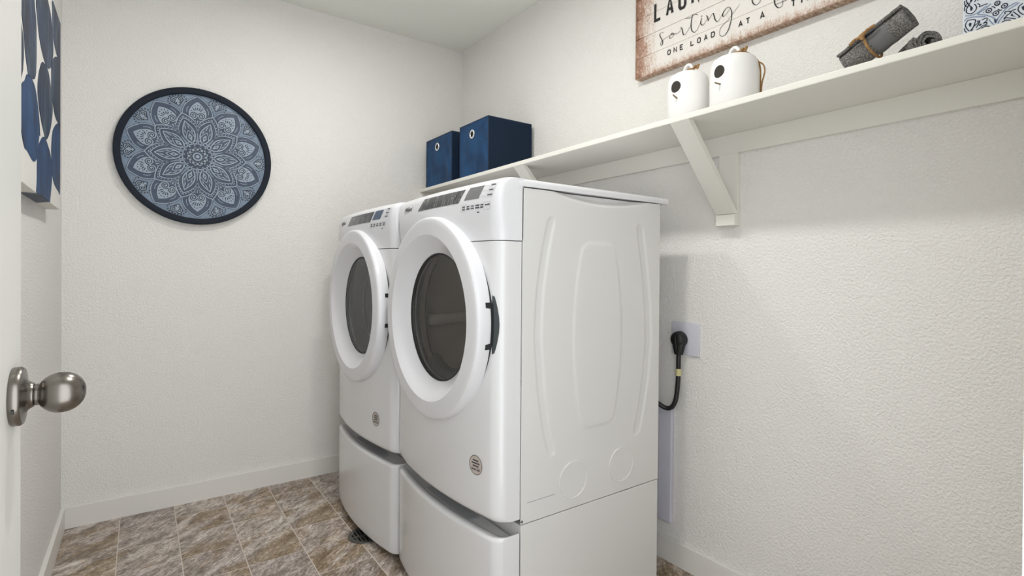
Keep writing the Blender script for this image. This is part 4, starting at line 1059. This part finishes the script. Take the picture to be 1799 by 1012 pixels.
pb = thing('patterned_bin', 'pale fabric bin printed with navy and blue damask, at the shelf end', 'bin', (1.82, -2.71, SHELF_Z))
bm = bx((BX0, -2.832, SHELF_Z + 0.0005), (1.945, -2.601, 1.86), 0.002, 2)
part('fabric_body', bm, M['bin_cloth'], pb)
fl = Flat(); fb = Flat()
for dy in (0.0, 0.1095):
    for mz in (0, 1):
        for dzz in (0.0, 0.148):
            def q(p): return (-p[0] + dy, (p[1] - 0.006 if not mz else 2 * 1.694 - p[1] + 0.006) + dzz)
            def keep(pts): return all(2.602 < a < 2.830 and SHELF_Z + 0.002 < b < 1.857 for a, b in pts)
            for s in BIN_navy:
                c = [(p.x, p.y) for p in catmull([(*q(p), 0) for p in s], 3)]
                if keep(c): fl.ribbon(c, 0.00085, 0.0003, 0)
            for s in BIN_navyfill:
                c = [q(p) for p in s]
                if keep(c): fl.poly(c, 0.0003, 0)
            for s in BIN_blue:
                c = [(p.x, p.y) for p in catmull([(*q(p), 0) for p in s], 3)]
                if keep(c): fb.ribbon(c, 0.0009, 0.0002, 0)
            for s in BIN_blueslab:
                c = [q(p) for p in s]
                if keep(c): fb.poly(c, 0.0002, 0)
            for c, rad in BIN_rings:
                c = q(c)
                if keep([c]): fl.ring(c, rad * 0.62, 0.0009, 0.0003, 0, 16); fl.disc(c, rad * 0.24, 0.0003, 0, 8)
onbin = lambda a, b, h: (BX0 - 0.0003 - h, -a, b)
part('navy_print', fl.geo(onbin), M['bin_navy'], pb)['kind'] = 'stuff'
part('blue_print', fb.geo(onbin), M['bin_blue'], pb)['kind'] = 'stuff'

# ================================================================== OUTLET, PLUG AND CORD, COVER PLATE
op = thing('outlet_plate', 'square white outlet plate on the right wall beside the dryer', 'outlet', (W, -1.721, 0.812))
bm = bx((W - 0.0065, -1.784, 0.812), (W - 0.0003, -1.659, 0.937), 0.003, 3)
plate = part('cover_plate', bm, M['plate'], op, True, 50)
part('receptacle', lathe((W - 0.006, -1.706, 0.874), (-1, 0, 0), [(0.0, 0.027), (0.0015, 0.0265), (0.002, 0.0)], 32), M['plate'], op)
for yy_, zz_ in ((-1.742, 0.907), (-1.742, 0.842), (-1.690, 0.918), (-1.722, 0.836)):
    part('plate_screw', lathe((W - 0.0063, yy_, zz_), (-1, 0, 0), [(0, 0.0032), (0.0009, 0.0028), (0.0012, 0.0)], 12), M['plate'], op)
pc = thing('power_cord', 'thick black dryer cord with round plug in the wall outlet', 'power cord', (W - 0.02, -1.706, 0.874))
V, F = lathe((W - 0.008, -1.706, 0.872), (-1, 0, 0), [(0.0, 0.0290), (0.004, 0.0310), (0.022, 0.0305), (0.031, 0.0265), (0.036, 0.019), (0.038, 0.010), (0.0385, 0.0)], 40)
part('plug', (V, F), M['black_rubber'], pc, True)
V = []; F = []
for j, (z, hy, hx) in enumerate(((0.876, 0.0290, 0.0165), (0.858, 0.0285, 0.017), (0.838, 0.0235, 0.0165), (0.822, 0.0190, 0.0145), (0.815, 0.0170, 0.013))):
    for k in range(20):
        a = 2 * PI * k / 20; V.append((W - 0.026 + hx * math.cos(a), -1.708 + hy * math.sin(a), z))
for j in range(4):
    for k in range(20): F.append((j * 20 + k, (j + 1) * 20 + k, (j + 1) * 20 + (k + 1) % 20, j * 20 + (k + 1) % 20))
F.append(tuple(range(80, 100))); F.append(tuple(range(19, -1, -1)))
part('plug_collar', (V, F), M['black_rubber'], pc, True, 60)
part('plug_rib', tube([(W - 0.047, -1.709, 0.888), (W - 0.0475, -1.709, 0.868), (W - 0.043, -1.709, 0.835), (W - 0.039, -1.709, 0.816)], [0.003, 0.004, 0.004, 0.003], 8), M['black_rubber'], pc, True)
path = catmull([(W - 0.027, -1.7095, 0.822), (W - 0.029, -1.7100, 0.785), (W - 0.032, -1.7120, 0.735), (W - 0.036, -1.7105, 0.680), (W - 0.040, -1.706, 0.640), (W - 0.046, -1.692, 0.613), (W - 0.055, -1.670, 0.609), (W - 0.072, -1.645, 0.626), (W - 0.10, -1.60, 0.655), (W - 0.12, -1.54, 0.675), (W - 0.125, -1.48, 0.685)], 8)
cord = part('cord', tube(path, 0.0088, 12), M['black_rubber'], pc, True)
tagp = [p for p in path if 0.735 < p.z < 0.762 and p.x > W - 0.05][:6]
part('cord_tag', tube([tagp[0], tagp[-1]], 0.0104, 10), M['tag'], pc, True, 40)
vp = thing('wall_cover_plate', 'tall white plastic cover plate low on the wall behind the dryer', 'cover plate', (W, -1.5, 0.153))
bm = bx((W - 0.020, -1.672, 0.153), (W - 0.0003, -1.380, 0.597), 0.004, 3)
part('cover', bm, M['vent_plate'], vp, True, 50)
part('inner_panel', bx((W - 0.0215, -1.620, 0.20), (W - 0.0195, -1.43, 0.55), 0.001, 1), M['vent_plate'], vp)
